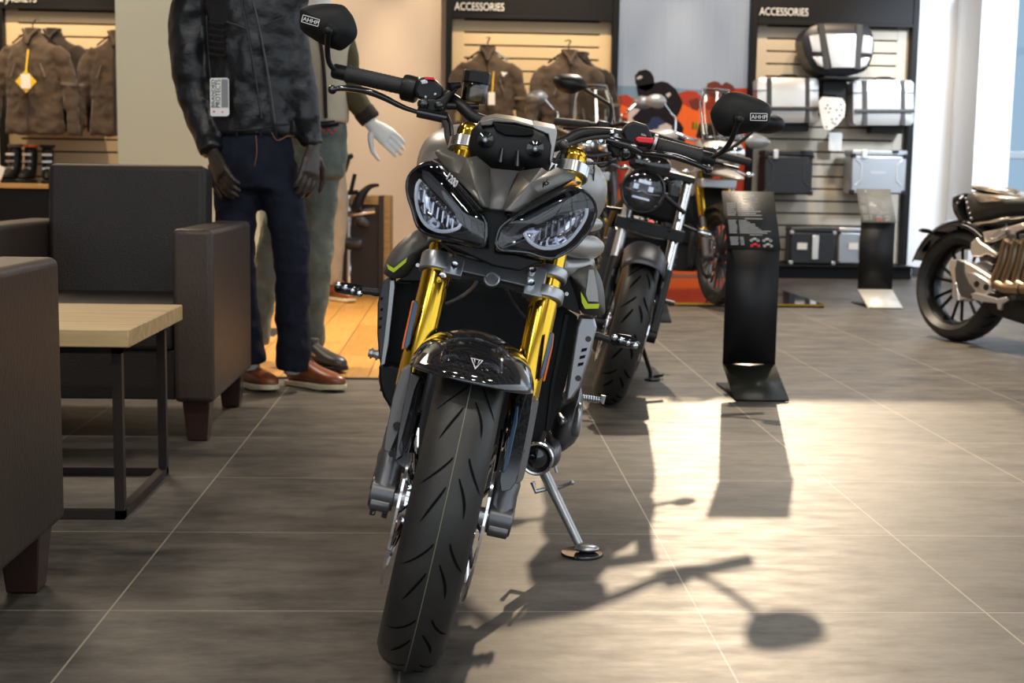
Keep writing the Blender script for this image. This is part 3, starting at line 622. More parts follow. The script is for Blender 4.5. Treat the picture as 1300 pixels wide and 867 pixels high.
plate('pod_bracket', [K2(940,600),K2(985,590),K2(1010,660),K2(1035,740),K2(1045,790),K2(925,740),K2(935,700)], .30, 'black_satin', .03)
for q in (K2(265,552),K2(978,690)):
    b = MB(); p = BF.p(*q, .296); b.lathe([(0,-.002),(.004,-.002),(.0055,.002),(.0055,.01)], p, (0,1,0), 14); b.build('bolt', 'alu_bright', brk)
# ---- intake ducts behind the right lamp (and their twins)
for s in (1,):
    b = MB(); b.tube([(.10*s,.22,.800),(.15*s,.30,.797),(.185*s,.36,.800),(.20*s,.40,.802)], [.02,.024,.024,.016], 18); b.tube([(.09*s,.22,.752),(.14*s,.30,.750),(.175*s,.36,.757),(.19*s,.42,.765)], [.018,.021,.022,.016], 18)
    b.tube([(.14*s,.28,.842),(.17*s,.34,.845),(.19*s,.38,.848)], [.014,.016,.01], 14)
    b.build('intake_duct', 'grey_lower' if s < 0 else 'silver_paint', bike, smooth=60)
b = MB(); p = BF.p(*K2(970,548), .25); b.box(p, (.011,.002,.013)); b.build('badge', 'white_mark', bike)
# ---- radiator
b = MB(); b.prism([BF.p(*p, .40) for p in (K2(165,628),K2(300,620),K2(560,640),K2(940,730),K2(1030,800),K3(985,150),K3(930,400),K3(850,630),K3(780,640),(600,560),(505,505),K3(80,420),K2(150,650))], (0,.035,0))
rd = b.build('radiator', 'radiator', bike)
b = MB()
for i in range(34):
    z = .43+i*.0068; b.box((.0, .3985, z), (.30,.002,.0016))
for i in range(9): b.box((-.15+i*.0375, .398, .545), (.002,.002,.23))
b.build('radiator_fins', 'black_matt', rd)
plate('radiator_frame', [K3(930,60),K3(948,70),K3(880,420),K3(850,640),K3(835,640),K3(862,400)], .392, 'black_satin', .01, rd)
plate('radiator_frame', [K2(165,628),K2(235,632),K2(235,645),K2(165,645)], .392, 'black_satin', .01, rd)
gr = plate('radiator_guard', [K3(1002,80),K3(1064,84),K3(1076,128),K3(1045,260),K3(1000,400),K3(962,456),K3(932,466),K3(945,380),K3(965,250),K3(985,130)], .335, 'silver', .05, bev=.004)
for q, r in ((K3(1036,182),1),(K3(990,362),1)):
    p = BF.p(*q, .334); b = MB(); b.lathe([(0,-.001),(.006,-.001),(.0065,.004)], p, (0,1,0), 16); b.build('bolt', 'gunmetal', gr)
for x, y in ((1020,230),(1012,263),(1004,296)):
    plate('vent_slot', [K3(x-14,y-3),K3(x+12,y-8),K3(x+8,y+6),K3(x-17,y+12)], .3335, 'black_deep', .004, gr, bev=0)
gl = plate('radiator_guard', [K7(338,322),K7(372,316),K7(392,322),K7(396,365),K7(372,560),K7(345,780),K7(316,802),K7(305,720),K7(298,620),K7(300,460),K7(318,370)], .335, 'gunmetal', .05, bev=.003)
plate('guard_edge', [K7(370,330),K7(392,326),K7(395,362),K7(360,680),K7(340,790),K7(318,798),K7(330,700),K7(352,520)], .33, 'silver', .006, gl, bev=.001)
for x, y in ((322,490),(316,540),(313,587),(322,430)):
    plate('vent_slot', [K7(x-6,y-6),K7(x+8,y-10),K7(x+6,y+6),K7(x-8,y+8)], .332, 'black_deep', .004, gl, bev=0)
plate('lower_cowl', [K3(75,300),K3(135,300),K3(240,330),K3(230,450),K3(128,500),K3(95,450),K3(78,390)], .36, 'black_satin', .12, bev=.006)
plate('lower_cowl', [K3(860,300),K3(925,450),K3(845,640),K3(770,660),K3(700,560),K3(740,400)], .42, 'black_matt', .10, bev=.004)
# ---- engine
b = MB(); b.bx(-.15,.15,.46,.72,.40,.66); b.bx(-.14,.14,.50,.95,.22,.46); b.bx(-.155,.155,.50,.66,.60,.70)
eg = b.build('engine', 'engine', bike, bevel=.015)
cv = dome_part('engine_cover', [K3(1000,402),K3(1012,470),K3(1005,560),K3(985,640),K3(945,680),K3(905,700),K3(872,655),K3(885,570),K3(925,500),K3(960,462)], .46, (0,-.04,0), (0,.16,0), 'casting', eg)
dome_part('engine_cover', [K3(862,650),K3(905,655),K3(912,720),K3(880,770),K3(845,760),K3(848,690)], .42, (0,-.03,0), (0,.1,0), 'casting', eg)
dome_part('water_pump', [K3(905,535),K3(935,545),K3(930,570),K3(900,575)], .43, (0,-.015,0), (0,.04,0), 'silver', eg)
dome_part('engine_cover', [K3(980,500),K3(1003,480),K3(1008,560),K3(990,630),K3(960,610),K3(975,560)], .42, (0,-.02,0), (0,.06,0), 'silver', eg)
b = MB(); b.lathe([(0,.03),(.03,.045),(.085,.045),(.098,.03),(.10,.0)], (.14,.78,.36), (1,0,0), 36); b.build('clutch_cover', 'gunmetal', eg, smooth=50)
b = MB()
for x in (-.07,0,.07): b.tube(spl([(x,.46,.56),(x,.41,.50),(x,.42,.36),(x*.7,.46,.24),(x*.4,.60,.20),(x*.2,.80,.19)], 5), .018, 14)
b.build('exhaust_header', 'gunmetal', bike)
b = MB(); b.bx(-.09,.11,.78,1.02,.15,.24); b.tube([(-.10,1.0,.22),(-.17,1.15,.32),(-.19,1.42,.40)], [.03,.05,.052], 20); b.build('exhaust', 'silver', bike, bevel=.01)
p = BF.p(681.5, 582, .22); b = MB(); b.lathe([(0,.004),(.022,.004),(.026,0),(.030,-.003),(.0335,.0),(.034,.02),(.028,.05),(0,.05)], p, (.1,1,0), 36); hn = b.build('horn', 'black_satin', bike, smooth=50)
b = MB(); b.lathe([(.0275,-.005),(.031,-.006),(.034,-.003),(.031,.001)], p, (.1,1,0), 36); b.build('horn_ring', 'alu_bright', hn)
b = MB(); b.lathe([(0,.0),(.006,.0),(.012,.003),(.02,.003)], p, (.1,1,0), 24); b.build('horn_centre', 'black_gloss', hn)
b = MB(); b.tube([p+V((.0,.04,.0)), p+V((.01,.12,.03))], .008, 8); b.build('horn_bracket', 'black_matt', hn)
for a_, c_, y in ((648,622,.25),(655,612,.3)):
    pass
# ---- frame, seat, tail, rear end
b = MB()
for s in (-1,1):
    b.tube(spl([(.04*s,.32,.86),(.12*s,.45,.80),(.15*s,.62,.70),(.15*s,.85,.55),(.13*s,.92,.36)], 5), [.026]*21, 12, flat=.6)
    b.tube([(.07*s,.85,.74),(.08*s,1.2,.84),(.05*s,1.5,.92)], .014, 10)
b.tube([(0,.20,.76),(0,.31,.98)], .032, 20); b.build('frame', 'black_satin', bike)
b = MB(); b.loft([[V((cos(a)*w_, y, z+sin(a)*h_)) for a in [2*pi*i/20 for i in range(20)]] for y, w_, z, h_ in ((.84,.05,.83,.03),(.92,.12,.835,.035),(1.08,.15,.835,.04),(1.22,.12,.86,.04),(1.30,.10,.90,.035),(1.50,.08,.94,.03),(1.58,.04,.95,.02))]); b.build('seat', 'rubber', bike, sub=1)
b = MB(); b.loft([[V((cos(a)*w_, y, z+sin(a)*h_)) for a in [2*pi*i/20 for i in range(20)]] for y, w_, z, h_ in ((1.0,.13,.79,.03),(1.2,.12,.83,.04),(1.45,.09,.90,.04),(1.64,.04,.95,.02))]); b.build('tail', 'silver_paint', bike, sub=1)
b = MB()
for s in (-1,1): b.tube([(.06*s,.92,.38),(.10*s,1.1,.36),(.11*s,1.40,.31)], [.03,.035,.028], 12)
b.build('swingarm', 'black_satin', bike)
wheel(bike, (0,1.445,.3), .30, .18, .222, 'rear_wheel', grooves=False, disc=.11, discx=.05)
for s in (-1,1):
    b = MB(); b.tube([(.12*s,.93,.42),(.16*s,.95,.40)], .012, 8); b.tube([(.16*s,.95,.40),(.245*s,.94,.40)], [.012,.010], 10); 
    for i in range(5): b.cyl((.175*s+i*.015*s,.94,.40),(.180*s+i*.015*s,.94,.40),.014,10)
    b.build('footpeg', 'silver', bike)
p0, p1 = BF.p(*K3(1008,450), .62), BF.p(*K3(1092,462), .62); b = MB(); n = 15
b.tube([p0+(p1-p0)*i/n for i in range(n+1)], [.0085 if i % 2 else .0065 for i in range(n+1)], 10); b.tube([p1, p1+V((.004,0,-.006)), p1+V((.004,0,.012))], .006, 8); b.build('gear_lever', 'alu_bright', bike)
# ---- turn signals
def signal(body, stem, y, s):
    O = spl([BF.p(*p, y) for p in body], 3, True); b = MB(); b.dome(O, (0,-.014,0), 5, 2.5, back=(0,.0,0)); b.dome(O, (0,.03,0), 5, 2.5); r = b.build('turn_signal', 'black_gloss', bike, smooth=60)
    ctr = sum(O, V())/len(O); Q = [ctr+(p-ctr)*.80+V((0,-.0085,0)) for p in O]; b = MB(); b.dome(Q, (0,-.009,0), 4, 2.2); b.build('signal_lens', 'clear', r, smooth=60)
    b = MB(); a = ctr+V((-.022*s,-.009,.003*-s))
    for i in range(4): b.sph(ctr+V((s*(-.026+i*.015), -.0105, s*(.004-i*.0025))), (.0068,.004,.0068), 10, 8)
    b.build('signal_led', 'alu_bright', r)
    b = MB(); ps = [BF.p(*p, y) for p in stem]; b.tube(ps, [.007,.0085,.007,.008][:len(ps)], 10); b.build('signal_stem', 'rubber', r)
signal([K3(1130,172),K3(1160,158),K3(1225,165),K3(1262,185),K3(1275,205),K3(1262,225),K3(1200,222),K3(1150,212)], [K3(1060,165),K3(1080,168),K3(1105,176),K3(1140,188)], .36, 1)
signal([K7(64,352),K7(80,340),K7(150,343),K7(215,358),K7(228,378),K7(215,412),K7(150,410),K7(75,395),K7(62,375)], [K7(318,398),K7(290,395),K7(262,390),K7(215,385)], .36, -1)
# ---- side stand
foot = BF.I @ V((.303,3.06,.012)); top = BF.p(690,598,.79); b = MB(); b.tube([V((.135,.80,.33)), top+V((0,0,.015)), top, top*.5+foot*.5, top*.06+foot*.94], [.016,.0145,.0135,.0115,.0105], 14); ss = b.build('side_stand', 'silver', bike)
b = MB(); b.T = BF.I; b.sph((.315,3.055,.015), (.030,.020,.009), 16, 8); b.build('stand_foot', 'silver', ss)
b = MB(); a = BF.p(702,622,.79); c_ = BF.p(726,612.5,.77); b.tube([a, c_], [.005,.004], 8); b.sph(c_, .006, 10, 8); b.tube([BF.p(676,612,.78), BF.p(680,624,.78), BF.p(706,618,.785)], [.006,.006,.004], 8); b.build('stand_tang', 'silver', ss)
b = MB(); b.tube([BF.p(700,575,.8),BF.p(707,600,.8)], .004, 8); b.build('stand_spring', 'silver', ss)
b = MB(); b.lathe([(0,0),(.050,0),(.0505,.003),(.0495,.006),(.0,.0065)], (.305,3.055,.0005), (0,0,1), 40)
tag(b.build('side_stand_pad', 'black_gloss', None, smooth=30), 'round black disc on the floor under the side stand of the nearest motorcycle', 'stand pad')
# ================================================================== second, black roadster
def loop(fr_, w_, h_, c, n=20, ex=2.0, ax='y'):
    out = []
    for i in range(n):
        a = 2*pi*i/n; u = math.copysign(abs(cos(a))**(2/ex), cos(a))*w_; v = math.copysign(abs(sin(a))**(2/ex), sin(a))*h_
        out.append(V(c)+(V((u,0,v)) if ax == 'y' else V((0,u,v)) if ax == 'x' else V((u,v,0))))
    return out
def blob(name, secs, m, par, ex=2.3, sub=1, ax='y', n=20):
    b = MB(); b.loft([loop(None, s[1], s[3], (s[4] if len(s) > 4 else 0, s[0], s[2]), n, ex) for s in secs]); return b.build(name, m, par, sub=sub)
def rear_end(root, y0=1.42, R=.31, w=.17, tail='black_satin', seat_z=.80):
    b = MB()
    for s in (-1,1):
        b.tube(spl([(.04*s,.32,.84),(.13*s,.48,.76),(.14*s,.75,.60),(.12*s,.92,.38)], 5), .022, 10)
        b.tube([(.07*s,.80,.72),(.08*s,1.15,seat_z),(.05*s,1.45,seat_z+.06)], .013, 8)
    b.build('frame', 'black_satin', root)
    b = MB()
    for s in (-1,1): b.tube([(.07*s,.90,.37),(.10*s,1.1,.35),(.11*s,y0,.31)], [.028,.03,.024], 10)
    b.build('swingarm', 'black_satin', root)
    wheel(root, (0,y0,R), R, w, .222, 'rear_wheel', grooves=False, disc=.11, discx=.05)
    blob('seat', [(.85,.06,seat_z,.03),(.95,.11,seat_z+.01,.04),(1.15,.12,seat_z+.02,.04),(1.4,.09,seat_z+.08,.035),(1.5,.05,seat_z+.1,.02)], 'rubber', root)
    blob('tail', [(1.0,.11,seat_z-.05,.03),(1.3,.10,seat_z,.04),(1.58,.05,seat_z+.08,.025)], tail, root)
def motor(root, m='engine'):
    b = MB(); b.bx(-.15,.15,.44,.72,.40,.66); b.bx(-.13,.13,.50,.92,.20,.46)
    for i in range(5): b.bx(-.16,.16,.45,.70,.46+i*.035,.475+i*.035)
    e = b.build('engine', m, root, bevel=.01)
    b = MB(); b.lathe([(0,.03),(.03,.04),(.085,.04),(.10,.0)], (.13,.74,.36), (1,0,0), 28); b.build('clutch_cover', 'gunmetal', e, smooth=50)
    b = MB()
    for x in (-.06,0,.06): b.tube(spl([(x,.45,.54),(x,.39,.48),(x,.41,.32),(x*.6,.48,.22),(x*.3,.9,.19)], 4), .017, 12)
    b.tube([(-.10,.9,.20),(-.16,1.15,.30),(-.18,1.40,.40)], [.03,.05,.05], 16); b.build('exhaust', 'gunmetal', root)
def mirror2(par, c, R, size, stem, m='black_satin', name='mirror'):
    b = MB(); sx, sz = size; out = [V(c)+R @ V((cos(a)*sx*(1.12 if cos(a) < 0 else .9), 0, sin(a)*sz*(1 if sin(a) > 0 else .85))) for a in [2*pi*i/20 for i in range(20)]]
    b.dome(out, R @ V((0,-.035,0)), 5, 2.6, back=R @ V((0,.01,0))); b.add([p+R @ V((0,.01,0)) for p in out], [tuple(range(20))]); mm = b.build(name, m, par, smooth=60)
    b = MB(); b.tube(spl(stem, 5), .007, 8); b.build('mirror_stem', m, mm)
def TR(fr, x, y, z): return V((x,y,z))
B2 = Fr(gnd(768, 511)+V((0,0,0)), -.10, .235)
moto2 = empty('motorcycle', B2, label='black roadster motorcycle with one round headlight, directly behind the nearest motorcycle', cat='motorcycle')
wheel(moto2, (0,0,.31), .31, .135, .222, disc=.16, discx=.08, gscale=2.2, line=False, spokes=5)
for s in (-1,1):
    b = MB(); f = lambda z: (.105*s, .443*z-.145, z)
    b.tube([f(.30), f(.56)], [.024,.024], 16); b.cyl((.085*s,-.01,.305),(.125*s,-.01,.305),.028,16); fk = b.build('fork_leg', 'black_satin', moto2)
    b = MB(); b.tube([f(.56), f(.93)], .0215, 16); b.build('fork_tube', 'alu_bright' if s > 0 else 'silver', fk)
    b = MB(); b.bx(*sorted((.085*s,.115*s)), .05,.11,.37,.50); b.build('brake_caliper', 'black_satin', fk, bevel=.006)
b = MB(); b.loft([[V((x, .155+yo, .70+zo)) for yo, zo in ((-.03,-.02),(-.03,.025),(.03,.03),(.03,-.01))] for x in lin(-.14,.14,5)]); b.loft([[V((x, .26+yo, .93+zo)) for yo, zo in ((-.03,-.01),(-.03,.015),(.03,.02),(.03,.0))] for x in lin(-.13,.13,5)]); 
for x in (-.105,.105):
    for z in (.685,.72): b.cyl((x*.72,.125,z),(x*.72,.115,z),.008,8)
b.build('yoke', 'black_satin', moto2, bevel=.004)
b = MB(); rows = []
for j in range(13):
    th = rad(52+j*7); rows.append([V((.085*u, -(.345-.05*abs(u)**3)*cos(th), .31+(.345-.05*abs(u)**3)*sin(th))) for u in lin(-1,1,13)])
b.loft(rows, False, False); fd2 = b.build('front_fender', 'gunmetal', moto2, solid=.004, smooth=80)
for s in (-1,1):
    b = MB(); b.tube([(.088*s,-.01,.60),(.10*s,.06,.52),(.10*s,.04,.40)], .009, 8); b.build('fender_stay', 'gunmetal', fd2)
# round headlight
hc = B2.p(816, 242, .06)
b = MB(); b.lathe([(0,.10),(.05,.095),(.082,.05),(.088,.0),(.084,-.006),(.078,-.004)], hc, (0,1,0), 40); hl = b.build('headlight', 'black_gloss', moto2, smooth=60)
b = MB(); b.lathe([(.0,.04),(.045,.036),(.072,.012),(.079,-.001)], hc, (0,1,0), 40); b.build('reflector_bowl', 'gunmetal', hl, smooth=60)
b = MB(); b.lathe([(0,-.018),(.035,-.016),(.06,-.010),(.079,-.001)], hc, (0,1,0), 40); b.build('lens', 'clear', hl, smooth=60)
b = MB()
for x, z, w_, h_ in ((0,.035,.05,.014),(-.03,.012,.02,.02),(.03,.012,.02,.02),(0,-.03,.07,.008)): b.box(hc+V((x,.008,z)), (w_,.01,h_))
b.tube([hc+V((-.07,.006,-.005)), hc+V((-.02,.0,-.01)), hc+V((0,0,.0)), hc+V((.02,.0,-.01)), hc+V((.07,.006,-.005))], .004, 6)
b.build('lamp_element', 'alu_bright', hl)
b = MB(); b.lathe([(.079,-.003),(.084,-.009),(.089,-.004),(.088,.004)], hc, (0,1,0), 40); b.build('lamp_ring', 'gunmetal', hl)
for s in (-1,1):
    b = MB(); b.tube([hc+V((.088*s,.02,0)), V((.115*s,.14,.80))], .010, 8); b.build('lamp_bracket', 'black_satin', hl)
b = MB(); b.dome(loop(None, .085, .04, hc+V((0,.0,.105)), 20, 2.6), (0,-.02,0), 4, 2, back=(0,.06,.01)); b.build('instrument_cluster', 'black_gloss', moto2)
blob('fuel_tank', [(.36,.08,.89,.05),(.42,.12,.88,.08),(.52,.155,.88,.10),(.68,.14,.87,.10),(.80,.10,.84,.07),(.86,.06,.82,.05)], 'black_gloss', moto2)
tsh = MB(); tsh.prism([B2.p(*p, .25) for p in ((850,233),(858,234),(863,246),(866,262),(860,290),(853,302),(846,296),(842,280),(848,262))], (0,.25,0)); tsh = tsh.build('tank_shroud', 'gunmetal', moto2, bevel=.006)
text('T', .045, 'lettering', 'white_mark', tsh, B2.p(851, 272, .245), basis(B2.p(862,262,.245)-B2.p(851,272,.245), (0,0,1)))
b = MB(); b.prism([B2.p(*p, .30) for p in ((783,300),(848,305),(846,330),(838,372),(826,380),(790,350),(778,320))], (0,.05,0)); r2_ = b.build('radiator', 'radiator', moto2, bevel=.004)
b = MB(); b.prism([B2.p(*p, .27) for p in ((846,303),(854,301),(859,307),(857,322),(848,352),(841,372),(837,374),(838,362),(847,332),(851,312))], (0,.08,0)); b.build('radiator_guard', 'silver', r2_, bevel=.003)
b = MB(); b.prism([B2.p(*p, .262) for p in ((835,313),(838,312),(837,330),(833,343),(832,342),(833,326))], (0,.008,0)); b.build('reflector', 'orange', r2_)
motor(moto2)
rear_end(moto2)
b = MB(); b.bx(-.12,.12,.24,.40,.74,.86); b.build('airbox', 'black_matt', moto2, bevel=.02)
hb2 = MB(); hb2.tube(spl([B2.p(707,154,.46),B2.p(770,160,.42),B2.p(792,158,.36),B2.p(815,166,.33),B2.p(845,176,.33),B2.p(868,184,.36),B2.p(890,190,.42),B2.p(950,206,.46)], 5), .012, 12); hb2 = hb2.build('handlebar', 'black_satin', moto2)
for a, c_ in ((B2.p(705,154,.46),B2.p(748,158.5,.43)),(B2.p(952,206.5,.46),B2.p(910,196,.43))):
    b = MB(); b.tube([a+(c_-a)*i/12 for i in range(13)], [.0175 if i % 2 else .0165 for i in range(13)], 14); b.build('grip', 'rubber', hb2)
b = MB(); b.tube([B2.p(714,163,.36),B2.p(745,164,.38),B2.p(772,166,.41)], .006, 8); b.build('brake_lever', 'black_gloss', hb2)
b = MB(); b.tube([B2.p(938,214,.36),B2.p(905,206,.38),B2.p(884,196,.41)], .006, 8); b.build('clutch_lever', 'black_gloss', hb2)
b = MB(); b.box(B2.p(766,160,.41), (.06,.05,.04)); b.build('switch_housing', 'black_satin', hb2, bevel=.01)
b = MB(); b.box(B2.p(900,193,.41), (.06,.05,.04)); b.build('switch_housing', 'black_satin', hb2, bevel=.01)
def tmirror(fr, par, out, stem, y, m='black_satin', n=3, rs=.008):
    O = spl([fr.p(*p, y) for p in out], n, True); b = MB(); b.dome(O, (0,-.04,0), 5, 2.6, back=(0,.01,0)); b.add([p+V((0,.01,0)) for p in O], [tuple(range(len(O)))]); mm = b.build('mirror', m, par, smooth=60)
    c = sum(O, V())/len(O); b = MB(); b.add([c+(p-c)*.92+V((0,.012,0)) for p in O], [tuple(range(len(O)))]); b.build('mirror_glass', 'chrome', mm)
    b = MB(); b.tube(spl([fr.p(*p, y) for p in stem], 5), rs, 8); b.build('mirror_stem', m, mm)
KQ = KC(630,80,5.417)
tmirror(B2, hb2, [KQ(*p) for p in ((390,118),(415,85),(470,75),(540,78),(590,98),(620,140),(625,175),(570,195),(520,215),(470,205),(425,185),(400,150))], [KQ(600,175),KQ(680,225),KQ(745,265),KQ(782,290),KQ(792,330),KQ(785,380),KQ(775,440)], .42)
tmirror(B2, hb2, [(948,146),(962,141),(985,146),(996,154),(992,166),(972,170),(952,164)], [(958,164),(945,176),(925,190),(905,195)], .42)
fo = B2.I @ gnd(826, 481); b = MB(); b.tube([B2.p(806,412,.55), fo+V((-.01,0,.03)), fo], [.012,.009,.009], 10); b.tube([fo+V((.01,0,.012)), fo+V((.045,-.01,.03)), fo+V((.05,.03,.03))], .006, 8); ss2 = b.build('side_stand', 'black_satin', moto2)
b = MB(); b.T = B2.I; b.lathe([(0,0),(.035,0),(.035,.008),(0,.01)], gnd(828,483)+V((0,0,.0005)), (0,0,1), 20); b.build('stand_foot', 'black_satin', ss2)
for s in (-1,1):
    b = MB(); b.sph((.22*s,.22,.74), (.035,.018,.016), 14, 8); b.tube([(.19*s,.23,.74),(.11*s,.24,.75)], .007, 8); sg = b.build('turn_signal', 'black_satin', moto2)
    b = MB(); b.sph((.22*s,.208,.74), (.029,.012,.012), 12, 6); b.build('signal_lens', 'alu_bright', sg)
    b = MB(); b.cyl((.14*s,.93,.38),(.24*s,.93,.38),.011,10); b.build('footpeg', 'gunmetal', moto2)
# ================================================================== adventure motorcycles by the banner
def adventure(fr, label, paint='silver_paint', lean=.17):
    root = empty('motorcycle', fr, label=label, cat='motorcycle')
    wheel(root, (0,0,.33), .33, .12, .255, disc=.155, discx=.085, grooves=True, gscale=3, line=False, spokes=9, mets='gunmetal')
    for s in (-1,1):
        f = lambda z, s=s: (.10*s, .45*z-.15, z)
        b = MB(); b.tube([f(.60), f(1.0)], .029, 16); fk = b.build('fork_leg', 'gold', root)
        b = MB(); b.tube([f(.33), f(.62)], .022, 14); b.cyl((.08*s,0,.33),(.125*s,0,.33),.03,14); b.tube([f(.33), f(.50)], .03, 12); b.build('fork_slider', 'gunmetal', fk)
        b = MB(); b.bx(*sorted((.085*s,.12*s)), .05,.12,.38,.53); b.build('brake_caliper', 'gold_dark', fk, bevel=.008)
    b = MB(); rows = [[V((.075*u, -(.365-.04*abs(u)**3)*cos(rad(45+j*7)), .33+(.375-.04*abs(u)**3)*sin(rad(45+j*7)))) for u in lin(-1,1,9)] for j in range(13)]; b.loft(rows, False, False); b.build('front_fender', 'black_satin', root, solid=.004, smooth=80)
    b = MB(); b.bx(-.13,.13,.10,.18,.80,.86); b.bx(-.13,.13,.24,.31,.99,1.03); b.build('yoke', 'silver', root, bevel=.006)
    blob('beak', [(-.28,.03,.86,.012),(-.15,.06,.88,.02),(.02,.09,.90,.03),(.15,.10,.92,.04)], paint, root)
    hd = blob('headlight_cowl', [(-.02,.12,1.03,.06),(.06,.16,1.05,.09),(.18,.17,1.07,.10),(.30,.12,1.06,.08)], paint, root)
    for s in (-1,1):
        b = MB(); b.dome(loop(None, .055, .04, (.07*s,-.02,1.04), 18, 2.6), (0,-.02,0), 4, 2.2, back=(0,.05,0)); l_ = b.build('headlight', 'chrome', hd, smooth=60)
    b = MB(); b.add([V((x*(1-.25*t*t)*(1 if t < .85 else .86), .02+.20*t+abs(x)*.35, 1.12+.36*t)) for t in lin(0,1,9) for x in lin(-.15,.15,9)], [(i*9+j,i*9+j+1,i*9+j+10,i*9+j+9) for i in range(8) for j in range(8)]); sc_ = b.build('windscreen', 'screen', root, solid=.004, smooth=80)
    b = MB(); edge = [V((x*(1-.25*t*t)*(1 if t < .85 else .86), .018+.20*t+abs(x)*.35, 1.12+.36*t)) for t, x in [(t,-.15) for t in lin(0,1,9)]+[(1,x) for x in lin(-.15,.15,9)]+[(t,.15) for t in lin(1,0,9)]]; b.tube(edge, .0035, 6); b.build('screen_edge', 'alu_bright', sc_)
    b = MB()
    for s in (-1,1): b.tube([(.06*s,.04,1.10),(.08*s,.14,1.30)], .008, 8)
    b.build('screen_bracket', 'chrome', sc_)
    hb_ = MB(); hb_.tube(spl([(-.42,.44,1.16),(-.25,.40,1.17),(-.12,.36,1.13),(0,.34,1.11),(.12,.36,1.13),(.25,.40,1.17),(.42,.44,1.16)], 5), .013, 12); hb_ = hb_.build('handlebar', 'chrome', root)
    for s in (-1,1):
        b = MB(); b.tube([(.30*s,.415,1.168),(.42*s,.44,1.16)], .018, 12); b.build('grip', 'rubber', hb_)
        out = [V((s*(.37+.12*cos(a)), .33+.05*cos(a), 1.14+.045*sin(a)*(1.15-.4*cos(a)))) for a in [2*pi*i/20 for i in range(20)]]
        b = MB(); b.dome(out, (0,-.05,0), 5, 2.4); b.build('hand_guard', paint, hb_, solid=.004, smooth=60)
        b = MB(); out = [V((s*(.385+.075*cos(a)*(1.1 if cos(a) > 0 else .95)), .38, 1.38+.05*sin(a))) for a in [2*pi*i/20 for i in range(20)]]
        b.dome(out, (0,-.035,0), 5, 2.2, back=(0,.012,0)); b.add([p+V((0,.012,0)) for p in out], [tuple(range(20))]); mm = b.build('mirror', 'gold_dark' if False else 'silver_paint', hb_, smooth=60)
        b = MB(); b.tube(spl([(.34*s,.37,1.37),(.27*s,.39,1.30),(.235*s,.40,1.27),(.23*s,.40,1.18)], 5), .007, 8); b.build('mirror_stem', 'chrome', mm)
        b = MB(); b.tube([(.13*s,.12,.92),(.20*s,.14,.90)], .008, 8); b.sph((.235*s,.13,.90), (.035,.02,.02), 12, 8); b.build('turn_signal', 'clear' if False else 'alu_bright', root)
        b = MB(); b.tube(spl([(.17*s,.30,.92),(.20*s,.32,.70),(.19*s,.42,.48),(.15*s,.60,.40)], 4), .014, 10); b.build('crash_bar', 'silver', root)
        b = MB(); b.prism([(.12*s,.16,1.0),(.19*s,.22,1.02),(.20*s,.50,.98),(.18*s,.42,.72),(.12*s,.22,.74)], (.03*s,0,0)); b.build('side_panel', paint, root, bevel=.01)
    b = MB(); b.box((0,.30,1.19), (.20,.03,.11), Matrix.Rotation(.5,3,'X')); b.build('instrument_cluster', 'black_gloss', root, bevel=.008)
    b = MB(); b.cyl((-.10,.36,1.20),(-.10,.36,1.25),.022,14); b.build('reservoir', 'gold_dark', hb_)
    blob('fuel_tank', [(.34,.10,.98,.06),(.45,.19,.97,.11),(.62,.19,.95,.12),(.80,.12,.90,.08),(.86,.08,.87,.05)], paint, root)
    b = MB(); b.bx(-.17,.17,.34,.38,.55,.82); b.build('radiator', 'radiator', root, bevel=.004)
    motor(root, 'gunmetal'); rear_end(root, 1.50, .32, .15, seat_z=.86)
    b = MB(); zf = .28*math.tan(lean)+.012; b.tube([(.12,.85,.36),(.27,.80,zf)], .012, 10); b.sph((.275,.80,zf), (.035,.025,.008), 12, 6); b.build('side_stand', 'gunmetal', root)
    return root
b = MB(); PL = (at(700,396,9.25).x, at(1046,397,9.25).x); b.bx(PL[0], PL[1], 9.25, 11.6, .002, .026)
plt = tag(b.build('display_platform', 'black_gloss', None, bevel=.003), 'low glossy black display platform in front of the desert banner', 'platform')
b = MB(); b.bx(PL[0], PL[1], 9.246, 9.2495, .014, .027); b.build('platform_edge', 'gold_dark', plt)
g3 = gnd(914, 389, .03); B3 = Fr((g3.x, g3.y+.1, .03), .20, .03)
adventure(B3, 'silver and grey adventure motorcycle with gold forks and clear windscreen, behind the near display stand', lean=.03)
g4 = at(747, 388, 9.9); B4 = Fr((g4.x, 9.95, .03), .05, .03)
adventure(B4, 'grey adventure motorcycle mostly hidden behind the nearest motorcycle, only windscreen and mirror in view', 'gunmetal', .03).scale = (1.05,1.05,1.05)
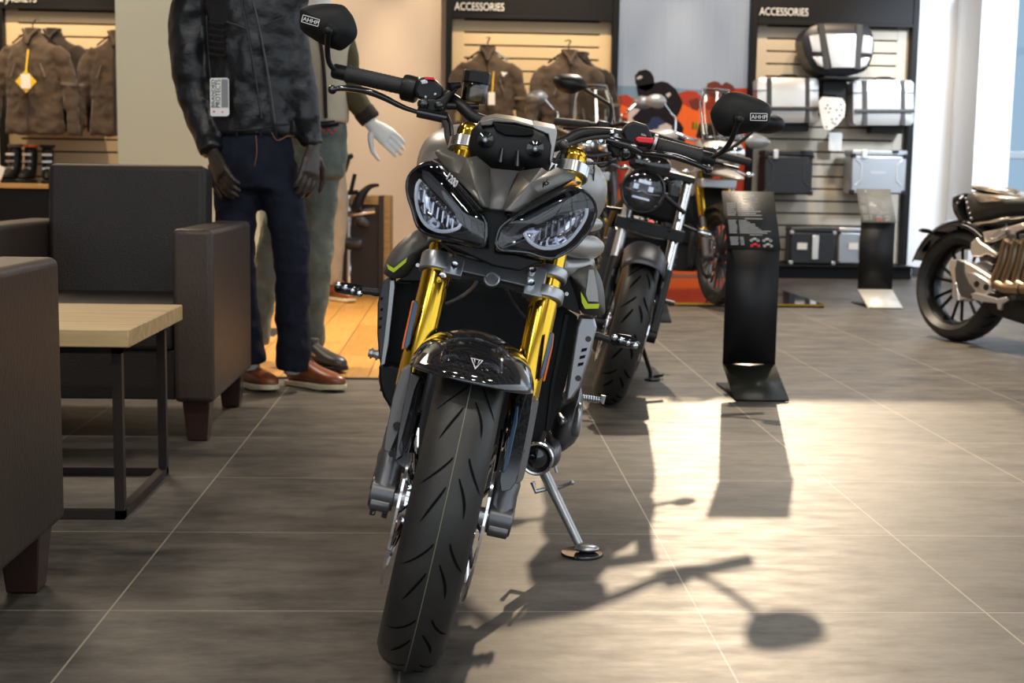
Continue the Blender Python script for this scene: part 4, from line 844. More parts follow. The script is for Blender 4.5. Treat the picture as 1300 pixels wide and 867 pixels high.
# ================================================================== big cruiser at the right edge
KR = KC(1160,220,3.77)
g5 = gnd(1221, 437); B5 = Fr((g5.x+.02, g5.y+.14, 0), .43, .10)
cru = empty('motorcycle', B5, label='bronze and black muscle cruiser motorcycle cut by the right edge of the picture', cat='motorcycle')
mk('bronze', (.26,.19,.12), .28, metal=.9); mk('steel_warm', (.68,.63,.56), .26, metal=.8); mk('wheel_dark', (.006,.006,.006), .25, spec=.3)
rw_, _ = wheel(cru, (0,0,.32), .32, .19, .23, 'rear_wheel', disc=None, grooves=True, gscale=2.2, line=False, spokes=7, mets='wheel_dark')
def tr(name, poly, x, th, m, par=None, bev=.008, smooth=40):
    ps = [B5.px(*KR(*p), x) for p in poly]; b = MB(); b.prism(ps, (th,0,0)); return b.build(name, m, par or cru, bevel=bev, seg=3, smooth=smooth)
def trtube(name, pts, xs, r, m, par=None, n=5):
    ps = spl([B5.px(*KR(*p[:2]), p[2] if len(p) > 2 else xs) for p in pts], n); b = MB(); b.tube(ps, r, 12); return b.build(name, m, par or cru, smooth=60)
b = MB(); rows = []
for j in range(14):
    th = rad(-5+j*11); rows.append([V((.125*u, -(.355-.05*abs(u)**4)*cos(th)*1, .33+(.365-.05*abs(u)**4)*sin(th))) for u in lin(-1,1,9)])
b.loft([r for r in [[V((p.x, -p.y, p.z)) for p in row] for row in rows][2:]], False, False); b.build('rear_fender', 'black_gloss', cru, solid=.006, smooth=80)
trtube('plate_holder', [(108,300),(112,285),(160,290)], -.05, .010, 'black_satin')
for s, dx in ((-1,0),(1,.30)):
    ps = B5.px(*KR(55,275), -.16)+V((dx,0,0)); b = MB(); b.sph(ps, (.05,.022,.014), 14, 8); b.tube([ps+V((0,0,0)), ps+V((.10*(-s),-.03,-.02))], .007, 8); b.build('turn_signal', 'black_satin', cru)
ex = tr('silencer', [(172,412),(215,410),(270,432),(340,475),(385,505),(392,560),(350,580),(330,610),(262,598),(208,610),(180,585),(182,520),(168,455)], -.20, .09, 'steel_warm')
tr('silencer_band', [(205,412),(240,425),(240,470),(262,520),(290,560),(270,600),(225,590),(200,530),(196,460)], -.206, .02, 'gunmetal', ex, .004)
tr('silencer_end', [(182,520),(205,525),(215,610),(195,608),(180,590)], -.21, .05, 'alu_bright', ex, .006)
tr('heat_shield', [(250,470),(300,480),(360,520),(385,575),(350,570),(300,545),(268,510)], -.212, .02, 'alu_bright', ex, .006)
for x, y in ((300,530),(345,545)): 
    p = B5.px(*KR(x,y), -.214); b = MB(); b.cyl(p, p+V((.01,0,0)), .018, 14); b.build('recess', 'black_satin', ex)
for i, (a, c_) in enumerate(((455,392),(500,440),(545,492),(590,540))):
    trtube('exhaust_header', [(a,325),(a-12,350),(a-30,430),(c_,515),(c_+25,540),(c_+60,552),(c_+120,556)], -.18+.01*i, .030, 'bronze')
eng = tr('engine', [(300,380),(380,330),(430,280),(600,270),(640,480),(620,600),(520,630),(400,600),(330,520)], -.10, .24, 'engine', bev=.02)
for i in range(3): tr('cylinder_cover', [(440+i*60,290),(485+i*60,285),(490+i*60,330),(445+i*60,335)], -.13, .05, 'gunmetal', eng)
tr('side_panel', [(325,280),(420,262),(520,235),(540,262),(450,300),(380,330),(340,330)], -.12, .22, 'steel_warm')
tr('side_panel', [(270,330),(300,305),(320,330),(345,345),(400,385),(390,405),(345,385),(320,400),(280,400),(268,370)], -.14, .06, 'steel_warm')
tr('airbox_cover', [(355,300),(400,270),(450,262),(440,285),(400,310),(365,315)], -.14, .04, 'alu_bright')
tr('rear_set', [(300,425),(345,418),(378,435),(375,465),(320,475),(298,450)], -.15, .05, 'gunmetal')
tr('foot_plate', [(270,575),(300,572),(400,600),(440,590),(450,610),(420,625),(415,655),(400,650),(396,622),(330,615),(285,605)], -.23, .02, 'silver', bev=.004)
tr('lower_frame', [(330,640),(390,680),(640,760),(680,640),(600,600),(420,600),(370,600)], -.10, .22, 'black_satin')
tr('frame', [(380,330),(440,300),(450,330),(420,460),(370,520),(340,480),(372,420)], -.11, .2, 'black_satin')
# seat, tail unit and tank
def tr_blob(name, poly, x0, x1, m, par=None):
    ps = spl([B5.px(*KR(*p), 0) for p in poly], 3, True); c = sum(ps, V())/len(ps); b = MB(); rr = []
    for t in lin(-1,1,9):
        k = (1-abs(t)**3.0*.55); rr.append([c+(p-c)*k+V((x0+(x1-x0)*(t+1)/2,0,0)) for p in ps])
    b.loft(rr); return b.build(name, m, par or cru, smooth=60)
st = tr_blob('seat', [(290,110),(330,88),(420,110),(500,112),(560,120),(640,130),(640,170),(540,215),(430,235),(320,248),(290,200),(283,150)], -.14, .14, 'rubber')
tr_blob('seat_panel', [(330,92),(400,104),(520,112),(600,130),(560,160),(480,168),(390,172),(350,150),(325,112)], -.148, .148, 'steel_warm', st)
tr_blob('pillion_pad', [(300,62),(345,60),(430,68),(500,78),(520,112),(440,110),(380,98),(310,85)], -.10, .10, 'steel_warm', st)
tr_blob('seat_rail', [(310,250),(430,238),(560,205),(600,215),(500,250),(380,262),(330,275)], -.13, .13, 'steel_warm', st)
tl = tr_blob('tail_unit', [(226,105),(262,95),(292,105),(285,160),(300,230),(322,270),(285,272),(255,235),(232,170)], -.11, .11, 'black_gloss')
b = MB()
for i, (x, y) in enumerate(((250,120),(256,140),(262,165),(270,190),(278,215))):
    b.sph(B5.px(*KR(x,y), -.115), .008, 8, 6)
b.build('tail_light', 'chrome', tl)

wheel(cru, (0,-1.69,.32), .32, .14, .222, disc=.155, discx=.09, grooves=False, spokes=7, mets='wheel_dark')
for s in (-1,1):
    b = MB(); b.tube([(.11*s,-1.69,.32),(.11*s,-1.36,.98)], [.03,.026], 14); b.build('fork_leg', 'gunmetal', cru)
    b = MB(); b.lathe([(0,.08),(.05,.075),(.072,.04),(.075,0),(.05,-.012),(0,-.016)], (.095*s,-1.60,.92), (0,1,0), 24); b.build('headlight', 'chrome', cru, smooth=60)
    b = MB(); b.tube([(.36*s,-.98,1.06),(.46*s,-.92,1.03)], .017, 12); b.build('grip', 'rubber', cru)
b = MB(); b.tube(spl([(-.42,-.94,1.04),(-.22,-1.12,1.08),(0,-1.20,1.06),(.22,-1.12,1.08),(.42,-.94,1.04)], 5), .013, 10); b.build('handlebar', 'black_satin', cru)
b = MB(); b.bx(-.13,.13,-1.46,-1.40,.66,.72); b.bx(-.13,.13,-1.36,-1.28,.92,.98); b.build('yoke', 'gunmetal', cru, bevel=.01)
b = MB(); b.bx(-.14,.14,-1.18,-.66,.22,.58); b.build('crankcase', 'engine', cru, bevel=.05, seg=4)
b = MB(); b.bx(-.17,.17,-1.26,-1.20,.28,.72); b.build('radiator', 'radiator', cru, bevel=.01)
b = MB(); b.tube([(0,-1.34,.92),(0,-.9,.80),(0,-.3,.62)], .05, 12); b.build('frame_spine', 'black_satin', cru)
b = MB(); b.loft([loop(None, w_, h_, (0,y,z), 24, 2.4) for y, w_, z, h_ in ((-1.24,.08,.94,.05),(-1.15,.17,.92,.11),(-.95,.21,.90,.13),(-.7,.19,.87,.12),(-.5,.12,.82,.08),(-.42,.08,.79,.05))]); b.build('fuel_tank', 'bronze', cru, sub=1)
b = MB(); b.loft([[V((.08*u, -1.69-(.35-.04*abs(u)**3)*cos(rad(th)), .32+(.35-.04*abs(u)**3)*sin(rad(th)))) for u in lin(-1,1,9)] for th in range(50,141,10)], False, False); b.build('front_fender', 'black_gloss', cru, solid=.005, smooth=80)
# ================================================================== lounge corner
mk('leather', (.020,.015,.012), .45, bump=.25, bs=220, var=.12, vs=5, spec=.3)
mk('leather_lit', (.046,.031,.023), .40, spec=.4, bump=.2, bs=160, var=.25, vs=3, stretch=(1,1,.4))  # armrest leather, window light on its sides put into a lighter brown
mk('dark_wood', (.035,.014,.010), .35, coat=.2)
mk('pale_wood', (.56,.40,.20), .45, var=.22, vs=4, stretch=(1,9,9), coat=.15, coatr=.3)
mk('table_frame', (.035,.026,.022), .45, metal=.4)
def armchair(x0, x1, y0, y1, face, label):
    # footprint x0..x1, y0 (front) .. y1 (back); face -1 looks towards the camera, +1 away
    t = empty('armchair', loc=((x0+x1)/2, (y0+y1)/2, 0), label=label, cat='armchair', group='leather armchairs of the lounge corner')
    t.rotation_euler = (0,0,0 if face < 0 else pi)
    w = (x1-x0)/2; d = abs(y1-y0)/2; aw = .13
    for s in (-1,1):
        b = MB(); b.bx(*sorted((s*w, s*(w-aw))), -d, d, .135, .70); b.build('armrest', 'leather_lit', t, bevel=.018, seg=4)
    b = MB(); R = Matrix.Rotation(-.10,3,'X'); b.box((0, d-.14, .595), (2*(w-aw)-.006,.17,.61), R); b.build('backrest', 'leather', t, bevel=.022, seg=4)
    b = MB(); b.bx(-(w-aw)+.003, w-aw-.003, -d+.015, d-.10, .30, .45); b.build('seat', 'leather', t, bevel=.02, seg=4)
    b = MB(); b.bx(-(w-aw), w-aw, -d+.03, d-.02, .14, .305); b.build('base', 'leather', t, bevel=.006)
    for sx in (-1,1):
        for sy in (-1,1):
            x, y = sx*(w-.065), sy*(d-.075); b = MB(); b.loft([[V((x+a*.045,y+c_*.045,.14)) for a, c_ in ((-1,-1),(1,-1),(1,1),(-1,1))], [V((x+a*.032,y+c_*.032,.002)) for a, c_ in ((-1,-1),(1,-1),(1,1),(-1,1))]]); b.build('leg', 'dark_wood', t, bevel=.003)
    return t
cf = gnd(272, 510, .14); ck = gnd(320, 466, .14)
X1 = cf.x; W1 = .83
armchair(X1-W1, X1, cf.y, cf.y+.80, -1, 'dark brown leather armchair behind the coffee table, facing the camera')
ce = gnd(84, 655, .14)
armchair(ce.x-.83, ce.x, ce.y-.80, ce.y, 1, 'dark brown leather armchair cut by the left edge in front of the coffee table')
# table
tn = gnd(153, 660); tf = gnd(207, 602); zt = at(162, 415, tn.y).z
xr = tn.x+.01; y0, y1 = tn.y, tf.y; xl = xr-.62
t = empty('coffee_table', loc=((xl+xr)/2,(y0+y1)/2,0), label='square coffee table with pale wooden top on a dark metal frame, between the armchairs', cat='coffee table')
ox, oy = (xl+xr)/2, (y0+y1)/2; b = MB(); b.T = Matrix.Translation((-ox,-oy,0)); b.bx(xl-.02, xr+.035, y0-.06, y1+.06, zt-.045, zt); b.build('tabletop', 'pale_wood', t, bevel=.003)
for y in (y0+.012, y1-.012):
    b = MB(); b.T = Matrix.Translation((-ox,-oy,0)); 
    for x in (xl+.012, xr-.012): b.bx(x-.012, x+.012, y-.012, y+.012, .002, zt-.046)
    b.bx(xl, xr, y-.012, y+.012, .002, .024); b.bx(xl, xr, y-.012, y+.012, zt-.068, zt-.046); b.build('frame_loop', 'table_frame', t)
for x in (xl+.012, xr-.012):
    b = MB(); b.T = Matrix.Translation((-ox,-oy,0)); b.bx(x-.012, x+.012, y0+.024, y1-.024, .002, .024); b.build('floor_rail', 'table_frame', t)
# ================================================================== display stands (bent sheet)
mk('stand_black', (.009,.009,.010), .45, spec=.3)
mk('foot_lit', (.03,.032,.022), .35, metal=.3)  # same black sheet at the foot, light on its slope put into the colour
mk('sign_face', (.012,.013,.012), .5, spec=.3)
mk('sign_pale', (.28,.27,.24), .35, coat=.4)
mk('foot_glare', (.85,.82,.76), .4, metal=.3)  # far stand's foot, its strong reflection put into a bright colour
mk('print_white', (.42,.42,.42), .6)
def display_stand(pos, w, label, rz=0, title=('TRIDENT',), face='sign_face', foot='foot_lit', hp=.60, ink='print_white'):
    t = empty('display_stand', loc=pos, rz=rz, label=label, cat='display stand', group='bent sheet metal display stands')
    h = w/2; th = .008
    def sheet(name, pts, m, par=t, wd=h):
        b = MB(); n = len(pts); V1 = [V((x,y,z)) for y, z in pts for x in (-wd, wd)]
        b.add(V1, [(2*i,2*i+1,2*i+3,2*i+2) for i in range(n-1)]); return b.build(name, m, par, solid=th, smooth=20, offs=0)
    # foot: floor tongue running back, sloping front, upright, tilted top
    sheet('base_tongue', [(.44,.006),(0,.006)], 'stand_black', t, h*.9)
    sheet('foot', [(0,.006),(.26,.115)], foot)
    sheet('post', [(.26,.115),(.26,hp+.02)], 'stand_black')
    s = sheet('sign_panel', [(.24,hp),(.41,hp+.235)], face)
    d = V((0,.17,.235)).normalized(); R = basis((1,0,0), d); o = V((0,.24,hp))
    up = lambda x, v: o+V((x,0,0))+d*v+R @ V((0,0,.0052))
    L = .29
    if title:
        text(title[0], .013, 'lettering', 'white_mark', s, up(-w*.12,L*.90), R, .0002)
        text('O', .013, 'lettering', 'red', s, up(w*.105,L*.90), R, .0003) if False else None
        b = MB(); p = up(-w*.24, L*.90); b.prism([p, p+V((.008,0,0))+d*.012, p+V((-.008,0,0))+d*.012], R @ V((0,0,.0003))); b.build('emblem', 'white_mark', s)
    rng = random.Random(5)
    b = MB()
    def row(x0, x1, v, hh=.0035): b.box((up(x0,v)+up(x1,v))/2, ((x1-x0),hh,.0004), R)
    row(-w*.12, w*.18, L*.86); row(-w*.10, w*.16, L*.81, .003)
    for k in range(7):
        v = L*(.78-k*.034); row(-w*.44, -w*(.30-.03*rng.random()), v); row(-w*.24, w*(-.15+.11*k*(.4+.6*rng.random())), v)
    row(-w*.12, w*.22, L*.515, .003)
    for k in range(8):
        v = L*(.48-k*.030); row(-w*.44, -w*(.30-.03*rng.random()), v); row(-w*.24, w*(-.08+.075*k*(.6+.4*rng.random())), v)
    row(-w*.06, w*.18, L*.235, .003)
    for k in range(5): row(-w*.44, -w*(.31-.03*rng.random()), L*(.19-k*.03)); row(-w*.25, -w*.18, L*(.19-k*.03))
    b.build('printed_lines', ink, s)
    for i in range(4):    # four tiny motorcycle pictures
        cx, cv = (w*(.02+.24*(i % 2)), L*(.15 if i < 2 else .06)); b = MB()
        for dx in (-.014,.014): b.lathe([(.003,0),(.0065,0),(.0065,.0006),(.003,.0006)], up(cx+dx,cv-.003), R @ V((0,0,1)), 12)
        b.prism([up(cx-.009,cv+.002), up(cx+.002,cv-.001), up(cx+.011,cv+.006), up(cx+.004,cv+.011), up(cx-.008,cv+.008)], R @ V((0,0,.0006))); b.build('small_picture', ['print_white','red'][0] if i != 2 else 'red', s)
    return t
s1 = gnd(967, 510); display_stand((s1.x, s1.y, 0), .222, 'black display stand with dark spec sheet panel, nearest of the three', 0, ('TRIDENT',))
s2 = gnd(1124, 392); display_stand((s2.x, s2.y, 0), .25, 'black display stand with a pale panel and a foot coloured as if brightly lit, in front of the pannier wall', 0, ('',), 'sign_pale', 'foot_glare')
s3 = gnd(829, 410); display_stand((s3.x, s3.y, 0), .23, 'black display stand mostly hidden behind the second roadster, only its lower foot in view', 0, None, foot='stand_black')
# ================================================================== shop wall fittings
mk('panel_black', (.006,.006,.007), .5, spec=.2)
mk('slat_beige', (.62,.48,.29), .6)
mk('slat_grey', (.56,.49,.39), .6)
mk('oak', (.50,.29,.10), .4, var=.2, vs=5, stretch=(1,8,8))
mk('cabinet_brown', (.035,.024,.018), .5)
mk('fabric_brown', (.075,.054,.038), .85, bump=.3, bs=90, sheen=.2, spec=.2)
mk('fabric_dark', (.030,.023,.019), .85, bump=.3, bs=90, sheen=.2, spec=.2)
mk('fabric_seam', (.16,.13,.10), .8)
mk('tag_white', (.85,.84,.80), .6)
mk('tag_yellow', (.85,.55,.03), .5)
mk('case_silver', (.80,.80,.79), .3, metal=.55)
mk('case_white', (.86,.86,.85), .35)
mk('case_black', (.018,.021,.028), .4)
mk('strap_grey', (.05,.05,.052), .5)
mk('pannier_alu', (.45,.47,.50), .35, metal=.8)
YP = 12.42
def wx(px, py=150, Y=YP): return at(px, py, Y).x
def panel(p0, p1, label, words, tx, board='slat_beige', zb=.0, base=None):
    x0, x1 = wx(p0), wx(p1); zh = at(670, 22, YP).z; zt = 2.655
    t = empty('display_wall', loc=((x0+x1)/2, YP, 0), label=label, cat='display wall', group='slatted display walls along the back wall')
    T = Matrix.Translation((-(x0+x1)/2, -YP, 0)); pw = .058
    for a, c_ in ((x0, x0+pw), (x1-pw, x1)):
        b = MB(); b.T = T; b.bx(a, c_, YP, YB-.01, .0, zt); b.build('side_post', 'panel_black', t, bevel=.004)
    b = MB(); b.T = T; b.bx(x0+pw, x1-pw, YP+.01, YB-.01, zh, zt); b.bx(x0+pw, x1-pw, YP-.005, YP+.02, zh-.02, zh+.012); hd = b.build('header', 'panel_black', t, bevel=.003)
    b = MB(); b.T = T; b.bx(x0+pw, x1-pw, YB-.06, YB-.03, .08, zh); b.build('backing', 'black_deep', t)
    b = MB(); b.T = T; z = zh-.026; fy = YB-.085
    while z > .2: b.bx(x0+pw+.11, x1-pw-.11, fy, fy+.03, z-.100, z); z -= .1150
    b.bx(x0+pw, x0+pw+.11, fy-.002, fy+.03, .1, zh-.001); b.bx(x1-pw-.11, x1-pw, fy-.002, fy+.03, .1, zh-.001); b.build('slat_board', board, t, bevel=.002, seg=1)
    b = MB(); b.T = T; b.bx(x0+pw, x1-pw, YP-.30, YB-.03, .0, .10); b.bx(x0+pw, x1-pw, YP-.36, YB-.03, .105, .125); b.build('plinth', 'panel_black', t, bevel=.004)
    if words:
        o = text(words, .098, 'lettering', 'white_mark', hd, (0,0,0), (0,0,0), .002); wid = max(v.co.x for v in o.data.vertices)
        a, e = at(tx[0], tx[2], YP-.004), at(tx[1], tx[2], YP-.004); o.matrix_local = T @ Matrix.Translation((a.x, YP-.006, a.z)) @ Matrix.Rotation(pi/2, 4, 'X') @ Matrix.Diagonal(((e.x-a.x)/wid, 1, 1, 1))
    return t
panel(-2, 219, 'black framed slatted display wall with jackets and boots, left of the grey green column', '& JACKETS', (-2, 46, 2))
panel(565, 783, 'black framed slatted display wall behind the nearest motorcycle, hung with two brown jackets', 'ACCESSORIES', (577, 640, 12.5))
panel(950, 1161, 'black framed slatted display wall hung with silver and black luggage cases', 'ACCESSORIES', (964, 1026, 19), 'slat_grey')
# ---- hanging jackets
def jacket(px, py, Y, sc, label, m='fabric_brown', rz=0, ztag=None, mark=False, group='jackets hanging on the slatted walls', hook=True):
    c = at(px, py, Y); t = empty('jacket', loc=c, rz=rz, label=label, cat='jacket', group=group); t.scale = (1,1,1)
    b = MB(); k = sc
    prof = [(.055,.05,.0),(.075,.06,-.045),(.12,.07,-.085),(.20,.085,-.13),(.225,.10,-.22),(.225,.105,-.42),(.225,.10,-.60),(.235,.11,-.79)]
    b.loft([[V((cos(a)*w_*k, sin(a)*d_*k, z*k)) for a in [2*pi*i/22 for i in range(22)]] for w_, d_, z in prof])
    for s in (-1,1): b.tube([V(p)*k for p in ((.17*s,0,-.15),(.235*s,.0,-.22),(.285*s,-.01,-.42),(.32*s,-.03,-.62),(.33*s,-.05,-.80))], [.06*k,.066*k,.060*k,.052*k,.046*k], 14)
    o = b.build('shell', m, t, remesh=.014, sm=5)
    tx_ = bpy.data.textures.get('wrinkle') or bpy.data.textures.new('wrinkle', 'CLOUDS'); tx_.noise_scale = .11; tx_.noise_depth = 2
    d = o.modifiers.new('d', 'DISPLACE'); d.texture = tx_; d.strength = .045; d.mid_level = .5; d.texture_coords = 'LOCAL'
    b = MB(); b.tube([V(p)*k for p in ((0,-.07,-.05),(.0,-.112,-.2),(.0,-.125,-.5),(0,-.13,-.76))], .007*k, 6); b.build('zip', 'fabric_dark', t)
    b = MB(); b.lathe([(.05*k,.0),(.062*k,.012*k),(.060*k,-.05*k),(.05*k,-.045*k)], (0,0,.0), (0,.0,1), 18); b.tube([V(p)*k for p in ((-.06,-.05,.0),(-.02,-.09,-.05),(.0,-.105,-.11))], .012*k, 6); b.tube([V(p)*k for p in ((.06,-.05,.0),(.02,-.09,-.05),(.0,-.105,-.11))], .012*k, 6); b.build('collar', m, t, smooth=60)
    for s in (-1,1):
        b = MB(); b.tube([V((.10*s,-.108,-.26))*k, V((.135*s,-.11,-.36))*k], .006*k, 6); b.build('pocket_zip', 'fabric_seam', t)
        b = MB(); b.lathe([(.064*k,-.012*k),(.0655*k,0),(.064*k,.012*k)], V((.284*s,-.01,-.41))*k, (.05*s,0,1), 16); b.build('sleeve_band', 'fabric_seam', t)
    if hook:
        b = MB(); b.tube(spl([V(p)*k for p in ((-.17,0,-.10),(0,.0,.0),(.17,0,-.10))], 5), .008, 8); b.tube(spl([(0,0,0),(0,0,.05),(.02,.02,.09),(0,.08,.10),(-.01,.14,.10)], 5), .006, 8); b.build('hanger', 'black_gloss', t)
    if ztag == 'white':
        b = MB(); b.box((.035*k,-.15*k,-.42*k), (.06,.004,.11)); g_ = b.build('swing_tag', 'tag_white', t); b = MB(); b.tube([V((.05,-.125,-.20))*k, V((.04,-.148,-.37))*k], .007, 6); b.build('tag_string', 'tag_yellow', g_)
    if ztag == 'yellow':
        b = MB(); R = Matrix.Rotation(pi/4,3,'Y'); b.box((.01,-.16*k,-.40*k), (.135,.004,.135), R); g_ = b.build('swing_tag', 'tag_yellow', t)
        b = MB(); b.box((.01,-.164*k,-.40*k), (.085,.004,.12)); b.build('tag_card', 'tag_white', g_); b = MB(); b.tube([V((.02,-.13,-.16))*k, V((.01,-.158,-.33))*k], .008, 6); b.build('tag_string', 'tag_yellow', g_)
    if mark:
        b = MB(); b.prism([V(p)*k for p in ((.11,-.118,-.20),(.165,-.112,-.205),(.13,-.118,-.24))], (0,-.004,0)); b.build('emblem', 'white_mark', t)
    return t
jacket(619, 61, 12.16, 1.08, 'brown jacket with a white swing tag, left one on the middle display wall', ztag='white', mark=True)
jacket(722, 65, 11.88, 1.08, 'brown jacket without a tag, before a darker one on the middle display wall', 'fabric_brown', .1)
jacket(736, 68, 12.17, 1.10, 'darker jacket hanging behind the right brown jacket on the middle display wall', 'fabric_dark', .1, hook=False)
jacket(42, 38, 11.86, 1.12, 'brown jacket with a yellow diamond tag at the far left', 'fabric_brown', -.15, ztag='yellow')
jacket(68, 38, 12.22, 1.12, 'dark jacket hanging behind the one with the yellow tag', 'fabric_dark', -.15, hook=False)
jacket(150, 41, 11.92, 1.12, 'brown jacket half covered by the grey green column', 'fabric_brown', -.1)
# ---- counter with boots
zc = at(40, 233, 11.9).z; x0 = at(-60,240,11.9).x; x1 = at(70,240,11.9).x; x2 = at(150,240,11.9).x
t = empty('counter', loc=((x0+x1)/2,11.9,0), label='black counter with a thin wooden top under the jackets at the far left', cat='counter')
T = Matrix.Translation((-(x0+x1)/2,-11.9,0)); b = MB(); b.T = T; b.bx(x0, x1, 11.72, 12.05, .004, zc-.045); b.build('body', 'panel_black', t, bevel=.004)
b = MB(); b.T = T; b.bx(x0, x1, 11.70, 12.06, zc-.04, zc); b.build('worktop', 'oak', t, bevel=.003)
t = empty('counter', loc=((x1+x2)/2,11.9,0), label='black counter with a thick wooden top edge, partly behind the rear armchair', cat='counter')
T = Matrix.Translation((-(x1+x2)/2,-11.9,0)); b = MB(); b.T = T; b.bx(x1+.01, x2, 11.74, 12.05, .004, zc-.125); b.build('body', 'panel_black', t, bevel=.004)
b = MB(); b.T = T; b.bx(x1+.01, x2, 11.70, 12.06, zc-.12, zc+.005); b.build('worktop', 'oak', t, bevel=.003)
def boot(x, y, z, rz, label, trim='orange'):
    t = empty('boot', loc=(x,y,z), rz=rz, label=label, cat='boot', group='motorcycle boots on the far left counter')
    b = MB(); b.loft([[V((cos(a)*w_, cy+sin(a)*d_, zz_)) for a in [2*pi*i/16 for i in range(16)]] for w_, d_, cy, zz_ in ((.05,.15,-.05,.03),(.05,.14,-.045,.07),(.048,.09,.0,.11),(.05,.062,.03,.16),(.055,.066,.03,.25),(.058,.07,.03,.33))]); b.build('upper', 'black_satin', t, sub=1)
    b = MB(); b.prism([(cos(a)*.052, -.05+sin(a)*.155, .002) for a in [2*pi*i/20 for i in range(20)]], (0,0,.03)); b.build('sole', 'black_matt', t, bevel=.004)
    b = MB(); b.lathe([(.056,-.012),(.066,-.008),(.066,.012),(.05,.014)], (0,.03,.325), (0,0,1), 16); b.build('cuff', trim, t)
    for zz_ in (.13,.19,.25):
        b = MB(); b.box((.0,-.045+(.25-zz_)*-.12,zz_), (.085,.012,.02)); b.build('buckle', 'silver' if zz_ < .2 else 'white_mark', t, bevel=.003)
xs = [at(p, 225, 11.95).x for p in (18, 38, 58)]
boot(xs[0], 11.95, zc+.001, -.35, 'black boot with silver buckles and a grey cuff, leftmost on the counter', 'fabric_seam')
boot(xs[1], 11.95, zc+.001, -.2, 'black boot with an orange cuff, in the middle of the three on the counter')
boot(xs[2]+.02, 11.95, zc+.001, .2, 'black boot with a dark cuff, beside the pale box on the counter', 'black_satin')
b = MB(); q = at(4, 232, 11.74); b.T = Matrix.Translation((q.x, 11.74, zc+.001)); b.box((-.03,-.02,.075), (.07,.006,.15), Matrix.Rotation(.35,3,'Y')); o = b.build('swing_tag', ['tag_white'], None, bevel=.001); tag(o, 'white and red swing tag leaning beside the leftmost boot', 'tag')
b = MB(); b.T = Matrix.Translation((q.x, 11.74, zc+.001)); b.box((-.05,-.026,.03), (.07,.002,.03), Matrix.Rotation(.35,3,'Y')); b.build('red_band', 'red', o)
mk('card_brown', (.30,.24,.19), .8)
b = MB(); qa, qb = at(69,231,11.9), at(98,214,11.9); b.bx(qa.x+.03, qb.x, 11.80, 12.03, zc+.006, zc+.135); o = tag(b.build('storage_box', 'card_brown', None, bevel=.006), 'pale brown box on the far left counter beside the boots', 'box'); b = MB(); b.bx(qa.x+.026, qb.x+.004, 11.795, 12.035, zc+.105, zc+.14); b.build('lid', 'card_brown', o, bevel=.004)
# ---- banner with a printed desert scene
for n, c_ in dict(print_sky=(.30,.37,.50), print_sea=(.16,.25,.36), print_orange=(.72,.13,.03), print_red=(.38,.05,.03), print_bush=(.14,.035,.03), print_black=(.014,.012,.016), print_pale=(.50,.44,.44), print_blue=(.03,.04,.10), print_skin=(.35,.16,.12)).items(): mk(n, c_, .85, bump=.5, bs=3, stretch=(5,1,.35), spec=.1)
YN = 12.5; b = MB(); mats = ['print_sky','print_sea','print_orange','print_red','print_bush','print_black','print_pale','print_blue','print_skin']
xa_, xb_ = wx(784,150,YN), wx(949,150,YN)
def art(poly, m, lay):
    b.m = mats.index(m); b.prism([at(x, y, YN-.0012*lay) for x, y in poly], (0,.001,0))
n = 24; b.m = 0; wv = [(xa_+(xb_-xa_)*i/n, YN+.010*sin(i*1.15)*sin(i*.5)+.012) for i in range(n+1)]
b.loft([[V((x, y, z)) for x, y in wv]+[V((x, y+.004, z)) for x, y in reversed(wv)] for z in (.04, 2.655)])
art([(784,-6),(949,-2),(949,125),(784,121)], 'print_sky', 0)
art([(784,109),(845,110),(870,113),(949,118),(949,135),(784,124)], 'print_sea', 1)
art([(784,121),(800,123),(815,130),(860,128),(900,122),(949,112),(949,372),(784,368)], 'print_orange', 2)
art([(784,122),(795,120),(808,127),(812,140),(800,137),(790,133),(784,134)], 'print_red', 3)
art([(862,118),(872,115),(884,116),(892,124),(900,120),(912,114),(930,112),(949,112),(949,128),(935,130),(915,135),(900,140),(890,134),(875,136),(864,130)], 'print_red', 4)
art([(896,116),(898,106),(906,103),(912,104),(916,108),(922,104),(930,108),(934,114),(926,118),(915,120),(905,124)], 'print_bush', 5)
art([(874,128),(885,124),(892,130),(886,140),(878,138)], 'print_bush', 5)
art([(784,150),(792,148),(800,153),(800,165),(784,165)], 'print_bush', 4)
art([(784,200),(949,190),(949,250),(900,262),(784,240)], 'print_red', 3)
art([(784,300),(830,295),(949,310),(949,325),(784,318)], 'print_red', 3)
art([(808,110),(826,106),(845,104),(842,125),(822,135),(812,128)], 'print_black', 7)
art([(816,118),(835,120),(832,140),(824,156),(812,160),(802,150),(812,140)], 'print_black', 9)
# rider bent over a pale motorcycle
art([(806,96),(811,90),(820,88),(826,91),(830,98),(831,106),(828,112),(820,116),(812,113),(807,106)], 'print_black', 7)
art([(808,99),(812,96),(816,97),(815,99),(810,101)], 'print_pale', 9)
art([(828,106),(840,103),(848,105),(858,113),(864,124),(867,131),(863,142),(858,150),(864,156),(868,163),(866,172),(830,172),(824,160),(818,148),(814,138),(812,128),(806,126),(812,120),(820,116)], 'print_black', 6)
art([(845,120),(850,117),(852,120),(848,124)], 'print_pale', 9)
art([(797,152),(798,142),(801,134),(806,127),(812,125),(818,130),(820,138),(818,148),(816,156),(820,165),(808,166),(797,158)], 'print_pale', 8)
art([(803,132),(808,128),(815,131),(813,137),(806,138)], 'print_blue', 9)
art([(820,150),(835,148),(845,155),(846,170),(822,172)], 'print_blue', 8)
art([(836,160),(846,156),(853,160),(853,172),(838,172)], 'print_pale', 9)
art([(800,172),(870,172),(868,215),(850,240),(815,238),(800,205)], 'print_black', 6)
